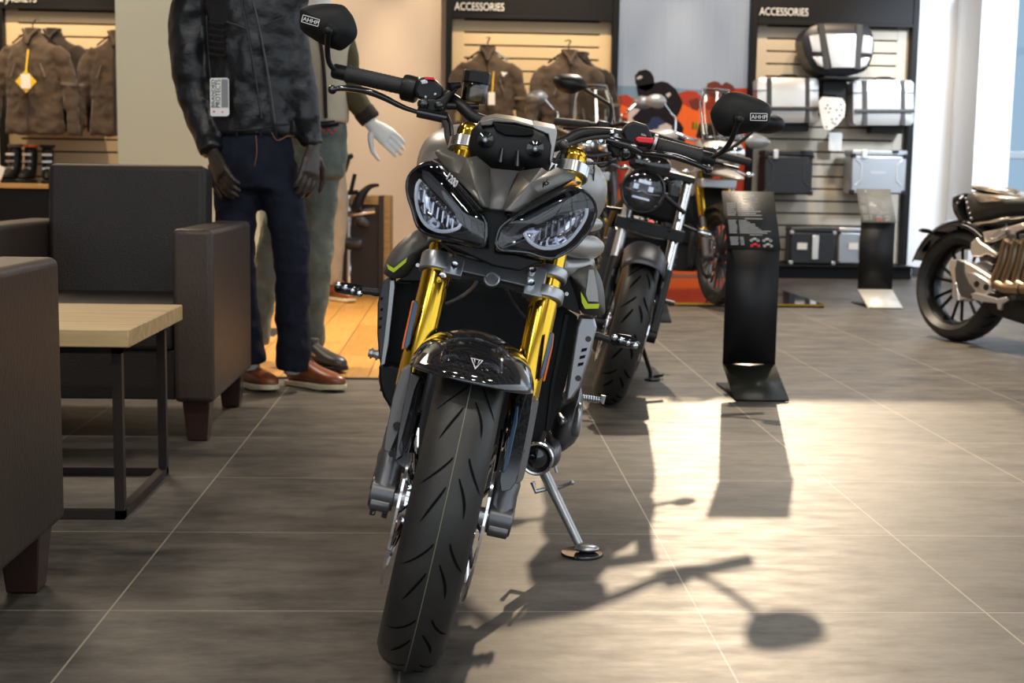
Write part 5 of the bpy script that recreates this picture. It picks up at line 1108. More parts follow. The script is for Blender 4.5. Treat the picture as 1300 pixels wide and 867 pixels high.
art([(806,240),(812,262),(806,290),(820,310),(845,300),(852,262),(845,238)], 'print_bush', 6)
o = b.build('banner', mats, None, smooth=30); tag(o, 'tall fabric banner with a printed motorcycle rider in a red desert, between the display walls', 'banner')
b = MB(); b.bx(xa_, xb_, YN-.012, YN+.03, 2.64, 2.66); b.build('top_rail', 'panel_black', o)
# ---- luggage on the right wall
KS = KC(960,20,5.1); KU = KC(960,180,3.943)
def hull(name, poly, Y, depth, m, par, bul=.03, n=3, pw=4):
    O = spl([at(*p, Y) for p in poly], n, True) if n > 1 else [at(*p, Y) for p in poly]
    if par is not None and par.type == 'EMPTY' or True: pass
    b = MB()
    if par is not None: b.T = Matrix.Translation(-par.matrix_world.translation) if par.matrix_world.translation.length else Matrix.Translation(-V(par.location))
    b.dome(O, (0,-bul,0), 4, pw, back=(0,depth,0)); b.add([p+V((0,depth,0)) for p in O], [tuple(range(len(O)))])
    return b.build(name, m, par, smooth=50)
def holder(name, c, label, cat, group=None): return empty(name, loc=c, label=label, cat=cat, group=group)
G = 'silver and black luggage cases on the right display wall'
c = at(*KS(530,370), 12.1); t = holder('top_case', c, 'large rounded silver and black top case, topmost on the luggage wall', 'luggage case', G)
def tl(name, poly, Y, depth, m, bul=.02, n=3, pw=4, par=None):
    o = hull(name, [KS(*p) for p in poly], Y, depth, m, t if par is None else par, bul, n, pw); return o
tl('shell', [(298,160),(325,100),(400,55),(560,48),(700,58),(745,100),(762,180),(745,290),(690,365),(560,385),(430,380),(360,335),(315,250)], 12.12, .26, 'case_black', .05)
tl('lid_panel', [(450,115),(655,120),(645,335),(490,335)], 12.065, .03, 'case_silver', .006, 1)
tl('side_panel', [(345,130),(415,118),(435,235),(365,232)], 12.075, .03, 'case_silver', .006, 1)
tl('side_panel', [(365,265),(438,265),(448,340),(400,320)], 12.075, .03, 'case_silver', .006, 1)
tl('side_panel', [(695,125),(755,140),(750,245),(680,240)], 12.075, .03, 'case_silver', .006, 1)
tl('side_panel', [(675,275),(738,270),(715,325),(665,345)], 12.075, .03, 'case_silver', .006, 1)
tl('strap', [(400,52),(440,52),(480,345),(440,345)], 12.06, .03, 'strap_grey', .004, 1)
tl('strap', [(650,55),(690,58),(675,345),(640,345)], 12.06, .03, 'strap_grey', .004, 1)
b = MB(); b.T = Matrix.Translation(-c); qa, qb = at(*KS(440,388),12.1), at(*KS(668,388),12.1); b.bx(qa.x, qb.x, 12.08, 12.5, qa.z-.03, qa.z-.005); b.bx(qa.x+.05, qb.x-.05, 12.3, 12.5, qa.z-.16, qa.z-.03); b.build('mounting_plate', 'black_satin', t, bevel=.004)
def side_case(x0, x1, y0, y1, label, K=KS, body='case_silver'):
    c = at(*K((x0+x1)/2,(y0+y1)/2), 12.2); t = holder('side_case', c, label, 'luggage case', G); w_, h_ = x1-x0, y1-y0
    f = lambda name, u0, v0, u1, v1, Y, dp, m, bul=.01: hull(name, [K(x0+w_*u, y0+h_*v) for u, v in ((u0,v0+.06*(v1-v0)),(u0+.05*(u1-u0),v0),(u1-.05*(u1-u0),v0),(u1,v0+.06*(v1-v0)),(u1,v1-.06*(v1-v0)),(u1-.05*(u1-u0),v1),(u0+.05*(u1-u0),v1),(u0,v1-.06*(v1-v0)))], Y, dp, m, t, bul, 1)
    f('shell', 0, 0, 1, 1, 12.2, .20, body, .03); f('lid_seam', .0, .27, 1, .285, 12.175, .2, 'strap_grey', .001)
    f('strap', .155, 0, .235, 1, 12.168, .2, 'strap_grey', .004); f('strap', .79, 0, .86, 1, 12.168, .2, 'strap_grey', .004)
    f('lock_bar', .04, .64, 1.0, .73, 12.16, .12, 'strap_grey', .006)
    b = MB(); b.T = Matrix.Translation(-c); 
    q = at(*K(x0+w_*.6, y1+10), 12.3); b.bx(q.x-.15, q.x+.15, 12.35, 12.5, q.z-.06, q.z+.02); b.build('wall_bracket', 'black_satin', t)
    b = MB(); b.T = Matrix.Translation(-c); qa, qb = at(*K(x0+w_*.35,y0-3),12.2), at(*K(x0+w_*.65,y0-3),12.2); b.tube(spl([qa, qa+V((.03,0,.02)), qb+V((-.03,0,.02)), qb], 4), .008, 8); b.build('handle', 'black_satin', t)
    return t
side_case(8, 402, 402, 692, 'silver side case with grey straps, left below the rounded top case')
side_case(628, 1020, 418, 708, 'silver side case with grey straps, right below the rounded top case')
c = at(*KS(490,640), 12.08); O = [KS(*p) for p in ((402,555),(430,525),(500,528),(560,535),(578,570),(572,650),(530,705),(480,742),(440,735),(425,690),(412,620))]
b = MB(); b.prism([at(*p, 12.08) for p in O], (0,.006,0)); o = tag(b.build('mounting_plate', 'case_white', None, bevel=.001), 'pale perforated mounting plate between the two silver side cases', 'mounting plate')
b = MB()
for x, y in ((462,580),(470,625),(490,670),(495,692),(520,610),(548,575),(540,645),(520,668),(450,600),(455,720),(510,700),(555,610),(480,600)):
    q = at(*KS(x,y), 12.079); b.cyl(q, q-V((0,.002,0)), .008, 8)
b.build('hole', 'black_deep', o); o2 = bpy.data.objects[b and 'hole']; o2['kind'] = 'stuff'
b = MB(); q0, q1 = at(*KS(470,540),12.4), at(*KS(470,560),12.4); b.bx(q0.x-.02, q0.x+.06, 12.087, 12.5, q1.z-.02, q0.z+.02); b.build('bracket', 'black_satin', o)
b = MB(); qa, qb = at(*KS(468,872),12.36), at(*KS(558,757),12.36); b.bx(qa.x, qb.x, 12.36, 12.365, qa.z, qb.z); o = tag(b.build('price_card', 'tag_white', None), 'small blank white card on the luggage wall below the perforated plate', 'card'); b = MB(); b.bx(qa.x+.03, qb.x-.03, 12.366, 12.51, qb.z-.03, qb.z-.015); b.build('card_holder', 'black_satin', o)
def pannier(x0, y0, x1, y1, body, trim, label, Y=12.15, dp=.25, rib=True, latch=True):
    a, e = at(*KU(x0,y1), Y), at(*KU(x1,y0), Y); c = V(((a.x+e.x)/2, Y+dp/2, a.z)); t = holder('pannier', c, label, 'luggage case', G); W_, H_ = e.x-a.x, e.z-a.z
    b = MB(); b.box((0,0,H_*.44), (W_,dp,H_*.86)); b.build('body', body, t, bevel=.018, seg=3)
    b = MB(); b.box((0,0,H_*.93), (W_*1.01,dp*1.02,H_*.13)); b.build('lid', body, t, bevel=.012, seg=2)
    for s in (-1,1):
        for zz_ in (.05,.86):
            b = MB(); b.box((s*W_*.47,-dp*.47,H_*zz_), (W_*.09,.04,H_*.10)); b.build('corner_guard', trim, t, bevel=.006)
        if rib:
            b = MB(); b.tube([V((s*W_*.42,-dp*.505,H_*.78)), V((s*W_*.32,-dp*.505,H_*.66)), V((s*W_*.32,-dp*.505,H_*.32)), V((s*W_*.42,-dp*.505,H_*.20))], .007, 6); b.build('pressed_rib', 'case_silver' if body != 'case_black' else 'strap_grey', t)
    if latch:
        b = MB(); b.box((-W_*.28,-dp*.53,H_*.90), (W_*.10,.03,H_*.20)); b.build('latch', 'case_silver', t, bevel=.006)
        b = MB(); b.box((W_*.28,-dp*.53,H_*.96), (W_*.10,.03,H_*.06)); b.build('latch', trim, t, bevel=.004)
    if rib: text('TRIUMPH', H_*.085, 'lettering', 'strap_grey' if body == 'case_black' else 'white_mark', t, V((-W_*.16,-dp*.508,H_*.46)), basis((1,0,0),(0,0,1)))
    return t
pannier(35, 42, 288, 265, 'case_black', 'black_satin', 'black box pannier on the luggage wall, left of the silver one')
t = pannier(470, 42, 758, 262, 'pannier_alu', 'black_satin', 'brushed silver box pannier on the luggage wall, behind the small pale display stand')
t = pannier(165, 430, 400, 614, 'case_black', 'silver', 'black side opening case standing on the bottom plinth of the luggage wall', 12.10, .20, False, False)
for xx, w2, m in ((-.02,.07,'case_silver'),):
    b = MB(); b.box((.02,-.115,.16), (.06,.02,.22)); b.build('latch', m, t, bevel=.006); b = MB(); b.box((-.10,-.113,.17), (.09,.006,.06)); b.build('label_plate', 'tag_white', t)
t = pannier(405, 430, 585, 614, 'pannier_alu', 'case_black', 'silver side opening case standing on the bottom plinth of the luggage wall', 12.10, .20, False, False)
b = MB(); b.box((.06,-.115,.16), (.04,.02,.22)); b.build('latch', 'case_black', t, bevel=.006); b = MB(); b.box((-.02,-.113,.17), (.09,.006,.06)); b.build('label_plate', 'tag_white', t)
# ---- low cabinet with curved display arms
qa, qb = at(424, 374, 10.0), at(495, 249, 10.0); zt = qb.z
t = empty('cabinet', loc=((qa.x+qb.x)/2,10.25,0), label='low dark cabinet with oak top and end panel, behind the standing figures', cat='cabinet')
T = Matrix.Translation((-(qa.x+qb.x)/2,-10.25,0)); x0, x1 = qa.x, qb.x
b = MB(); b.T = T; b.bx(x0, x1-.05, 10.02, 10.5, .006, zt-.07); b.build('body', 'cabinet_brown', t, bevel=.003)
b = MB(); b.T = T; b.bx(x0, x1-.085, 10.0, 10.5, zt-.065, zt); b.build('worktop', 'oak', t, bevel=.003)
b = MB(); b.T = T; b.bx(x1-.045, x1, 10.0, 10.5, .006, zt); b.build('end_panel', 'oak', t, bevel=.003)
b = MB(); b.T = T; b.bx(x1-.084, x1-.046, 10.0, 10.5, .006, zt-.0); b.build('front_strip', 'cabinet_brown', t, bevel=.002)
KW = KC(400,170,3.941)
Yr = 9.85; c = at(*KW(215,400), Yr); t = empty('display_rack', loc=c, label='chrome rack holding curved black levers in front of the low dark cabinet', cat='display rack')
def rk(name, pts, r, m, flat=1): 
    b = MB(); b.T = Matrix.Translation(-V(c)); b.tube(spl([at(*KW(*p), Yr+(.03 if name == 'x' else 0)) for p in pts], 5), r, 12, flat=flat); return b.build(name, m, t, smooth=60)
rk('chrome_bar', [(120,400),(200,402),(240,395),(300,385)], .022, 'chrome'); rk('curved_lever', [(205,370),(225,320),(250,285),(280,262),(320,256)], [.05,.052,.05,.05,.048,.046,.044,.042,.04,.036,.034,.03,.028,.026,.024,.022,.02,.018,.016,.014,.012], 'black_satin', .8)
rk('upright_lever', [(180,285),(190,240),(200,200)], [.03]*11, 'black_satin', .5); rk('lever_foot', [(165,295),(215,292)], .018, 'black_satin')
rk('curved_lever', [(130,200),(150,150),(165,120),(190,108)], [.035,.035,.036,.036,.036,.034,.034,.032,.03,.028,.026,.024,.022,.02,.018,.016], 'black_satin', .9)
rk('lower_pad', [(200,425),(235,440),(272,465)], [.03,.04,.05,.055,.055,.055,.05,.045,.04,.03,.02], 'gunmetal', .8); rk('lower_pad', [(140,545),(190,550),(240,548)], [.06,.07,.075,.08,.08,.08,.08,.08,.075,.07,.05], 'gunmetal', .6)
b = MB(); b.T = Matrix.Translation(-V(c)); p = at(*KW(170,400), Yr+.06); b.tube([V((p.x,Yr+.06,.006)), V((p.x,Yr+.06,at(*KW(180,290),Yr).z))], .014, 10); b.lathe([(0,0),(.10,0),(.10,.012),(0,.015)], (p.x,Yr+.06,.006), (0,0,1), 20); b.build('pole', 'chrome', t)
# ================================================================== shop window figures
mk('leather_jacket', (.010,.010,.011), .33, bump=.3, bs=14, var=.25, vs=9, spec=.4)
mk('leather_panel', (.016,.017,.019), .4, bump=.2, bs=60)
mk('denim_dark', (.010,.012,.022), .85, bump=.25, bs=30, var=.3, vs=14, spec=.2)
mk('denim_green', (.15,.175,.155), .85, bump=.25, bs=30, var=.35, vs=10, spec=.2)
mk('canvas_tan', (.55,.49,.37), .85, bump=.2, bs=60, spec=.2)
mk('canvas_olive', (.075,.062,.030), .8, bump=.2, bs=50, spec=.2)
mk('knit_brown', (.020,.014,.010), .9, bump=.4, bs=150)
mk('trouser_beige', (.34,.30,.24), .85, bump=.2, bs=40, spec=.2)
mk('shoe_tan', (.20,.055,.018), .35, var=.25, vs=12, coat=.2, coatr=.3)
mk('lace_brown', (.25,.10,.04), .7)
mk('sole_cream', (.62,.55,.38), .6)
mk('glove_brown', (.040,.028,.022), .4, bump=.2, bs=60)
mk('skin_white', (.72,.72,.70), .35)
mk('base_plate', (.30,.30,.30), .2, metal=.8)
def rel(t): return Matrix.Translation(-V(t.location))
def cloth(name, parts, t, m, vox=.013, sm=4, wr=.02, ns=.09):
    b = MB(); b.T = rel(t)
    for kind, pts, r in parts:
        if kind == 'tube': b.tube(spl(pts, 4), [r[min(int(i/4), len(r)-2)]*(1-(i/4-min(int(i/4), len(r)-2)))+r[min(int(i/4), len(r)-2)+1]*(i/4-min(int(i/4), len(r)-2)) for i in range((len(pts)-1)*4+1)], 18)
        else: b.loft([[p+V((cos(a)*w_, sin(a)*d_, 0)) for a in [2*pi*i/24 for i in range(24)]] for p, (w_, d_) in zip(pts, r)])
    o = b.build(name, m, t, remesh=vox, sm=sm)
    if wr:
        tx_ = bpy.data.textures.new('fold', 'CLOUDS'); tx_.noise_scale = ns; tx_.noise_depth = 1; d = o.modifiers.new('d', 'DISPLACE'); d.texture = tx_; d.strength = wr; d.mid_level = .5; d.texture_coords = 'LOCAL'
    return o
def hand(name, t, wrist, d, nrm, side, m, sc=1, curl=.35, spread=.12):
    # wrist point, direction d, palm normal nrm; side = thumb side sign
    d = V(d).normalized(); n = (V(nrm)-d*V(nrm).dot(d)).normalized(); s = d.cross(n)*side; b = MB(); b.T = rel(t); w0 = V(wrist)
    b.loft([[w0+d*(y*sc)+s*(cos(a)*w_*sc)+n*(sin(a)*h_*sc) for a in [2*pi*i/14 for i in range(14)]] for y, w_, h_ in ((-.03,.024,.020),(.0,.027,.018),(.04,.038,.017),(.075,.042,.014),(.09,.040,.011))])
    for i, (off, ln) in enumerate(((.032,.072),(.011,.082),(-.011,.076),(-.031,.060))):
        p = w0+d*(.085*sc)+s*(off*sc); dd = (d+s*(off*spread*30*.1)).normalized(); pts = [p-d*.02*sc]; c = 0
        for k, fr_ in enumerate((0,.45,.30,.25)):
            if k: c += curl*(.6+.35*k); dv = (dd*cos(c)+n*sin(c)); pts.append(pts[-1]+dv*(ln*fr_*sc+(.02*sc if k == 1 else 0)))
        b.tube(pts, [.0095*sc,.0092*sc,.0082*sc,.0066*sc], 10)
        b.sph(pts[-1], .0066*sc, 8, 6)
    p = w0+d*(.02*sc)+s*(.03*sc); q = [p, p+(d*.6+s*.75+n*.15)*(.035*sc), p+(d*.95+s*.9+n*.35)*(.055*sc), p+(d*1.35+s*.85+n*.5)*(.066*sc)]
    b.tube(q, [.013*sc,.0115*sc,.010*sc,.0075*sc], 10); b.sph(q[-1], .0075*sc, 8, 6)
    return b.build(name, m, t, remesh=.0042*sc, sm=2)
def shoe(t, heel, ang, label='shoe', m='shoe_tan', sole='sole_cream', L=.30, lace=True):
    # heel position on the ground, pointing direction angle
    M4 = Matrix.Translation(V(heel)-V(t.location)) @ Matrix.Rotation(ang, 4, 'Z')   # local +x = towards toe
    b = MB(); b.T = M4; secs = ((-.01,.028,.05,.085),(.02,.037,.05,.105),(.07,.038,.05,.11),(.12,.036,.046,.095),(.17,.043,.038,.075),(.22,.048,.032,.064),(.265,.044,.028,.056),(.295,.028,.024,.045),(.305,.012,.022,.032))
    b.loft([[V((x*L/.3, cos(a)*w_, .028+(h_*.5)+sin(a)*h_*.5-.012)) for a in [2*pi*i/18 for i in range(18)]] for x, w_, zc_, h_ in secs]); o = b.build('shoe', m, t, sub=1)
    b = MB(); b.T = M4; outl = [V((x*L/.3, s*w_*1.06, 0)) for s in (1,) for x, w_, _, _ in secs]+[V((x*L/.3, -w_*1.06, 0)) for x, w_, _, _ in reversed(secs)]
    b.prism([p+V((0,0,.002+.008*(1 if p.x > .25 else 0))) for p in outl], (0,0,.022)); b.prism([V((x,y,.001)) for x, y in ((-.01,.03),(.08,.038),(.08,-.038),(-.01,-.03))], (0,0,.01)); b.build('sole', sole, o, bevel=.004)
    b = MB(); b.T = M4; b.loft([[V((.04+cos(a)*.052, sin(a)*.038, z)) for a in [2*pi*i/16 for i in range(16)]] for z in (.09,.135)]); b.build('collar', m, o, bevel=.004)
    if lace:
        b = MB(); b.T = M4
        for i in range(4): x = .085+i*.022; z = .132-i*.012; b.tube([(x,-.022,z-.012),(x,0,z+.001),(x,.022,z-.012)], .0035, 6)
        b.tube(spl([(.09,0,.135),(.07,.03,.15),(.10,.045,.125),(.10,.02,.135)], 4), .003, 6); b.tube(spl([(.09,0,.135),(.07,-.03,.15),(.11,-.045,.12),(.10,-.02,.13)], 4), .003, 6)
        b.tube([(.10,.0,.13),(.13,.04,.085)], .003, 6); b.tube([(.10,.0,.13),(.13,-.045,.08)], .003, 6); b.build('laces', 'lace_brown', o)
    return o
# ---- first figure: leather jacket
Y1 = 5.42; A = lambda px, py, dy=0: at(px, py, Y1+dy)
f1 = gnd(352, 492); t = empty('mannequin', loc=(A(330,300).x, Y1, 0), label='headless-looking standing mannequin in black leather jacket and dark blue jeans behind the armchair', cat='mannequin')
t['label'] = 'standing mannequin in black leather jacket, dark blue jeans and tan lace-up shoes'
S3 = 1693/Y1
b = MB(); b.T = rel(t); body = []
ct = A(322,0); sh = ct.z+.05
b.loft([[V((ct.x+dx, Y1+.02, z))+V((cos(a)*w_, sin(a)*d_, 0)) for a in [2*pi*i/20 for i in range(20)]] for dx, z, w_, d_ in ((.01,.98,.13,.09),(.0,1.12,.12,.085),(.0,1.35,.15,.10),(0,1.55,.18,.10),(0,1.66,.14,.08),(0,1.71,.06,.055),(0,1.80,.052,.055),(0,1.85,.07,.085),(0,1.93,.078,.095),(0,2.00,.065,.08),(0,2.04,.03,.04))])
b.sph((ct.x, Y1-.085, 1.90), (.012,.018,.022), 10, 8)
for pts, r in (([(ct.x-.15,Y1+.02,1.60),A(240,40),A(243,110),A(268,185)],[.05,.045,.04,.03]),([(ct.x+.15,Y1+.02,1.60),A(368,40),A(382,115),A(396,185)],[.05,.045,.04,.03]),([A(303,215),A(300,260),A(300,330),A(308,400,.03),A(317,470,.04)],[.07,.06,.05,.045,.04]),([A(349,215),A(364,275),A(371,335),A(371,395),A(371,475)],[.07,.06,.05,.045,.04])): b.tube(pts, r, 14)
b.build('body', 'skin_white', t, remesh=.014, sm=3)
wa = A(322,160)
def el(px, py, w_, d_, dy=0): return (A(px,py,dy), (w_/S3/2, d_))
secs = [el(322,172,104,.125),el(321,150,106,.13),el(320,100,108,.135),el(320,50,118,.14),el(322,5,132,.145),el(322,-25,140,.135),el(322,-50,120,.115),el(322,-62,60,.08),el(322,-75,46,.07)]
jk = cloth('leather_jacket', [('loft',[s[0] for s in secs],[s[1] for s in secs]),
    ('tube',[A(270,-30),A(246,-5),A(240,60),A(248,120),A(264,170,-.04),A(270,194,-.09)],[.075,.082,.078,.075,.058,.050]),
    ('tube',[A(366,-30),A(368,0),A(374,60),A(383,120),A(392,165),A(397,186)],[.07,.068,.066,.062,.052,.046])], t, 'leather_jacket', .012, 3, .022, .08)
yf = -.155
def strip(name, pts, m, par, r=.004): 
    b = MB(); b.T = rel(t); b.tube(spl([A(*p[:2], p[2] if len(p) > 2 else yf) for p in pts], 4), r, 6); return b.build(name, m, par)
strip('zip', [(316,-20,-.15),(330,40,-.148),(341,100,-.142),(348,150,-.134),(349,158,-.13)], 'gunmetal', jk, .0045)
strip('zip_flap_edge', [(304,-10,-.15),(316,50,-.148),(326,110,-.142),(332,150,-.134)], 'leather_panel', jk, .004)
strip('chest_zip', [(288,28,-.142),(300,32,-.146),(313,37,-.148)], 'gunmetal', jk, .005); strip('chest_zip', [(336,32,-.146),(350,26,-.142),(364,20,-.125)], 'gunmetal', jk, .005)
strip('hem_seam', [(274,165,-.08),(300,166,-.125),(330,164,-.132),(345,160,-.128),(366,158,-.08)], 'leather_panel', jk, .004)
strip('side_seam', [(262,20,-.09),(264,60,-.09),(268,110,-.09)], 'leather_panel', jk, .003)
for i in range(6): strip('padded_rib', [(266,28+i*8,-.105),(276,30+i*8,-.125),(285,31+i*8,-.138)], 'leather_panel', jk, .006)
# swing tag on the jacket
b = MB(); b.T = rel(t); b.prism([A(*p, -.165) for p in ((266.5,101),(268,99),(288.5,99),(290.5,101),(291,145),(288.5,147.5),(269,147.5),(267,146))], (0,.002,0)); tg = b.build('swing_tag', 'tag_white', t)
mk('tag_grey', (.25,.25,.27), .6)
b = MB(); b.T = rel(t); b.prism([A(*p, -.1665) for p in ((281,100.5),(289.5,100.5),(289.8,136.5),(281,136.5))], (0,.001,0)); b.build('grey_field', 'tag_grey', tg)
def ttext(s, p, q, size, m, par): 
    a_, c_ = A(*p, -.1672), A(*q, -.1672); o = text(s, size, 'lettering', m, par, V((0,0,0)), basis(c_-a_, V((0,0,1)) if abs((c_-a_).z) < .02 else V((-1,0,0))), .0003); wid = max(v.co.x for v in o.data.vertices); o.matrix_local = rel(t) @ Matrix.Translation(a_) @ basis(c_-a_, V((0,0,1)) if abs((c_-a_).z) < .02 else V((-1,0,0))).to_4x4() @ Matrix.Diagonal(((c_-a_).length/wid,1,1,1))
ttext('PROTECTS', (279.5,137), (279.5,101), .026, 'black_matt', tg); ttext('BRANDED', (272.5,137), (272.5,101), .018, 'black_matt', tg)
b = MB(); b.T = rel(t); 
q = A(271.7,141.5,-.167); b.cyl(q, q-V((0,.001,0)), .004, 10); b.build('red_dot', 'red', tg); b = MB(); b.T = rel(t); q = A(282.5,142,-.167); b.cyl(q, q-V((0,.001,0)), .0035, 10); b.build('orange_dot', 'orange', tg)
strip('tag_cord', [(278,98,-.163),(276,88,-.155),(279,76,-.14)], 'black_gloss', tg, .0025)
b = MB(); b.T = rel(t); b.prism([A(*p, .02) for p in ((368,112),(372,112),(372,160),(366,165))], (0,.05,0)); b.build('booklet', 'tag_white', t)
# jeans
jn = cloth('jeans', [('loft',[A(325,240),A(325,215),A(324,185),A(323,160)],[(.155,.12),(.162,.125),(.155,.12),(.145,.11)]),
    ('tube',[A(303,215),A(300,260),A(300,330),A(308,400,.03),A(317,462,.04)],[.095,.088,.075,.070,.072]),
    ('tube',[A(349,215),A(364,275),A(371,335),A(371,395),A(372,445),A(371,470)],[.098,.080,.072,.068,.070,.068])], t, 'denim_dark', .012, 2, .02, .07)
strip('fly_seam', [(325,172,-.125),(326,195,-.128),(322,215,-.12)], 'lace_brown', jn, .0018); strip('pocket_seam', [(345,168,-.115),(352,178,-.115),(366,172,-.09)], 'lace_brown', jn, .0018)
for a_, c_ in ((300,170),(330,169),(350,166)): strip('belt_loop', [(a_,163,-.12),(a_+1,173,-.125)], 'denim_dark', jn, .005)
hand('glove', t, A(271,196,-.09), A(284,230,-.15)-A(271,196,-.09), (.75,.65,0), -1, 'glove_brown', 1.22, .22)
hand('glove', t, A(397,190,-.02), A(393,222,-.06)-A(397,190,-.02), (-.75,.65,0), 1, 'glove_brown', 1.22, .24)
h1 = gnd(360, 491); shoe(t, (h1.x+.02, h1.y+.06, .001), rad(-38), L=.30)
h2 = gnd(292, 493); shoe(t, (h2.x, h2.y+.12, .001), rad(-48), L=.29)
b = MB(); c = gnd(335, 490); b.T = rel(t); b.box((c.x, c.y+.02, .003), (.34,.34,.006), Matrix.Rotation(.25,3,'Z')); b.build('base_plate', 'base_plate', t, bevel=.001) if False else None
# ---- second figure: tan and olive jacket, green jeans
Y2 = 6.15; D = lambda px, py, dy=0: at(px, py, Y2+dy); S4 = 1693/Y2
t = empty('mannequin', loc=(D(400,300).x, Y2, 0), label='standing mannequin in tan and olive jacket and faded green jeans, its white hand held out', cat='mannequin')
c0 = D(405,30); b = MB(); b.T = rel(t)
b.loft([[V((c0.x, Y2+.02, z))+V((cos(a)*w_, sin(a)*d_, 0)) for a in [2*pi*i/20 for i in range(20)]] for z, w_, d_ in ((1.0,.13,.09),(1.25,.12,.09),(1.45,.15,.10),(1.56,.12,.08),(1.61,.055,.055),(1.69,.05,.05),(1.74,.07,.085),(1.82,.078,.095),(1.89,.065,.08),(1.93,.03,.04))])
b.sph((c0.x, Y2-.085, 1.79), (.012,.018,.022), 10, 8)
for pts, r in (([(c0.x+.12,Y2+.02,1.50),D(432,70),D(440,110),D(470,155),D(480,165)],[.05,.045,.042,.032,.028]),([D(386,205),D(362,260,.03),D(342,330,.06),D(330,400,.08),D(325,440,.09)],[.06,.05,.042,.038,.035]),([D(407,205),D(407,264),D(404,340),D(400,400),D(398,450)],[.06,.05,.04,.035,.03])): b.tube(pts, r, 14)
b.build('body', 'skin_white', t, remesh=.014, sm=3)
w2 = lambda px, py, w_, d_: (D(px,py), (w_/S4/2, d_))
se = [w2(406,156,72,.115),w2(406,130,74,.12),w2(404,80,86,.125),w2(402,45,96,.125),w2(402,28,84,.105),w2(400,14,50,.08)]
jk = cloth('canvas_jacket', [('loft',[s[0] for s in se],[s[1] for s in se])], t, 'canvas_tan', .012, 3, .012)
cloth('sleeve', [('tube',[D(430,45),D(437,70),D(438,100),D(448,122),D(464,144)],[.062,.066,.062,.056,.046])], t, 'canvas_olive', .011, 2, .012)
cloth('sleeve', [('tube',[D(372,45),D(362,80),D(362,120),D(370,150)],[.062,.064,.058,.05])], t, 'canvas_olive', .011, 2, .012)
cloth('cuff', [('tube',[D(460,139),D(468,149),D(471,153)],[.052,.051,.050])], t, 'knit_brown', .009, 1, 0)
def strip2(name, pts, m, par, r=.004, y=-.13):
    b = MB(); b.T = rel(t); b.tube(spl([D(*p, y) for p in pts], 4), r, 6); return b.build(name, m, par)
strip2('zip', [(399,20),(408,60),(412,100),(414,150)], 'knit_brown', jk, .009); strip2('hem_band', [(380,154),(400,156),(425,154)], 'knit_brown', jk, .006, -.12); strip2('belt_line', [(384,159),(405,161),(430,158)], 'denim_dark', jk, .008, -.115)
for i in range(5): strip2('check_mark', [(408+i*4,163+(i%2)*5),(411+i*4,166+(i%2)*4)], 'red', jk, .0035, -.125)
cloth('jeans', [('loft',[D(402,225),D(403,200),D(406,175),D(407,156)],[(.13,.12),(.14,.125),(.125,.115),(.115,.11)]),
    ('tube',[D(384,205),D(362,260,.03),D(342,330,.06),D(330,400,.08),D(325,436,.09)],[.088,.078,.066,.060,.062]),
    ('tube',[D(409,205),D(407,264),D(404,340),D(400,400),D(398,440)],[.088,.074,.062,.052,.050])], t, 'denim_green', .012, 2, .018, .07)
hand('hand', t, D(472,158,-.01), D(501,181,-.04)-D(472,158,-.01), (-.1,1,-.35), -1, 'skin_white', 1.15, .18, .06)
g6 = gnd(402, 470); shoe(t, (D(396,460).x-.03, g6.y+.06, .008), rad(-42), m='gunmetal', sole='black_satin', L=.27, lace=False)
g7 = gnd(322, 452); shoe(t, (D(322,450).x-.02, Y2+.16, .008), rad(-120), m='gunmetal', sole='black_satin', L=.27, lace=False)
b = MB(); b.T = rel(t); b.prism([gnd(*p, .005) for p in ((385,459),(418,467),(443,469),(405,476),(365,470))], (0,0,.005)); b.build('base_plate', 'base_plate', t)
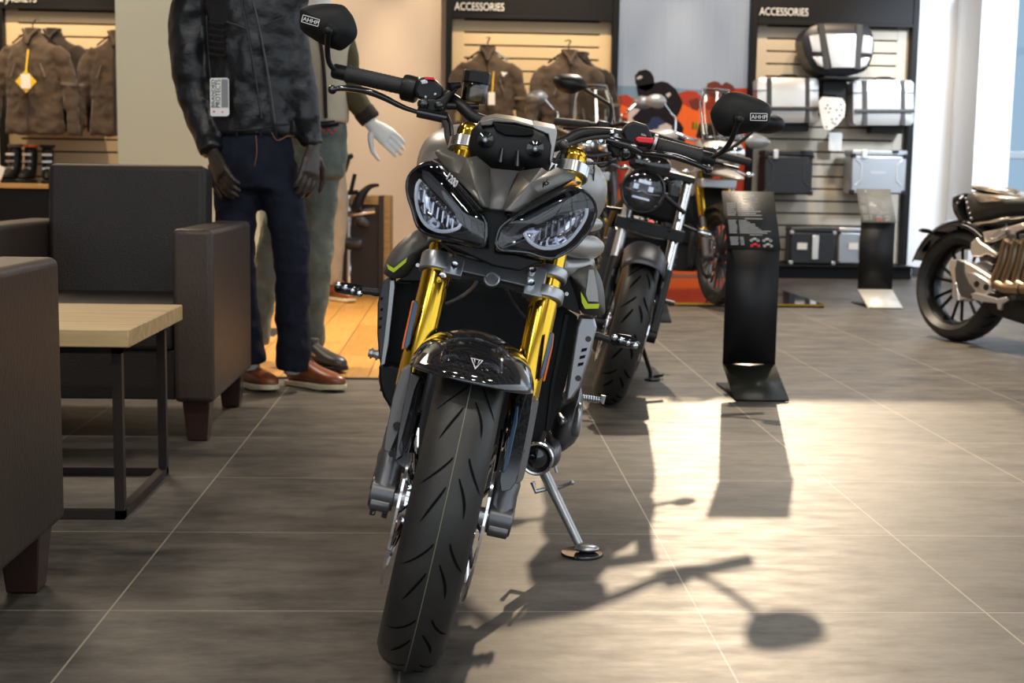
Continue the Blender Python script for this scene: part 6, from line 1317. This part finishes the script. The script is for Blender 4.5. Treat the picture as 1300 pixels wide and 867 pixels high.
# ---- third form: only trouser legs in view
Y3 = 9.35; E_ = lambda px, py, dy=0: at(px, py, Y3+dy)
t = empty('trouser_form', loc=(E_(425,300).x, Y3, 0), label='leg form in beige trousers and tan shoe, behind the green jeans of the second mannequin', cat='mannequin')
cloth('trousers', [('loft',[E_(412,215),E_(412,200),E_(412,190)],[(.15,.11),(.15,.11),(.13,.10)]),('tube',[E_(400,215),E_(398,280),E_(398,368)],[.09,.085,.075]),('tube',[E_(424,212),E_(428,250),E_(429,290),E_(425,335),E_(424,362)],[.078,.072,.062,.058,.055])], t, 'trouser_beige', .013, 2, .014)
b = MB(); b.T = rel(t); b.tube([E_(412,195),E_(412,180)], [.09,.05], 16); b.tube([E_(424,355),E_(426,374)], .035, 12); b.tube([E_(398,360),E_(398,376)], .035, 12); b.build('leg_form', 'skin_white', t)
q = gnd(420, 381); shoe(t, (q.x, Y3+.02, .006), rad(-50), L=.27); shoe(t, (q.x-.15, Y3+.02, .006), rad(-70), L=.27)
b = MB(); q = at(334,446,7.2); b.bx(at(318,450,7.2).x, at(348,450,7.2).x, 7.2, 7.6, .006, at(334,441,7.2).z); o = tag(b.build('low_bench', 'black_satin', None, bevel=.004), 'low black bench with a pale pad, seen between the legs of the first mannequin', 'bench')
b = MB(); z = at(334,441,7.2).z; b.bx(at(318,450,7.2).x, at(348,450,7.2).x, 7.19, 7.6, z+.001, z+.06); b.build('pad', 'trouser_beige', o, bevel=.01)
# ================================================================== shop lamps and added fill lights
def area(loc, tgt, sx, sy, e, col):  # makes the small ceiling lamps and the added fill panels
    l = bpy.data.lights.new('lamp_and_fill', 'AREA'); l.shape = 'RECTANGLE'; l.size = sx; l.size_y = sy; l.energy = e; l.color = col
    o = bpy.data.objects.new('lamp_and_fill', l); C.objects.link(o); o.location = loc; o.rotation_euler = (V(tgt)-V(loc)).to_track_quat('-Z','Y').to_euler()
for x in (-2.4,-.8,.9,2.6):
    for y in (-1.2,1.6): area((x,y,4.3), (x,y+.3,0), .34, .14, 26, (1,.94,.86))
area((-3.0,8.0,4.9), (-3.0,8.0,0), 1.2, 3.0, 160, (1,.82,.62))  # added overhead fill for the left half of the room
spot((5.2,8.6,3.4), (4.75,12.6,1.5), 1100, (.76,.87,1), 40, .4)  # added cool spot standing in for daylight on the white wall
area((2.5,8.5,4.9), (2.5,8.5,0), 1.2, 3.0, 120, (1,.92,.82))  # added overhead fill for the right half
for x, e in ((-4.2,260),(-3.2,260),(-1.6,200),(.3,260),(1.2,230),(2.9,230),(3.6,120)):
    spot((x, 10.9, 4.1), (x, 12.6, 1.7), e, (1,.74,.46), 55)
spot((-1.2,7.0,4.6), (-.9,7.6,0), 850, (1,.72,.40), 50)
spot((3.7,8.0,4.6), (3.55,10.3,.0), 350, (1,.85,.65), 22)

spot((1.4,8.0,4.7), (1.7,7.0,0), 1300, (1,.82,.60), 75)  # added warm fill on the floor beyond the sun patch
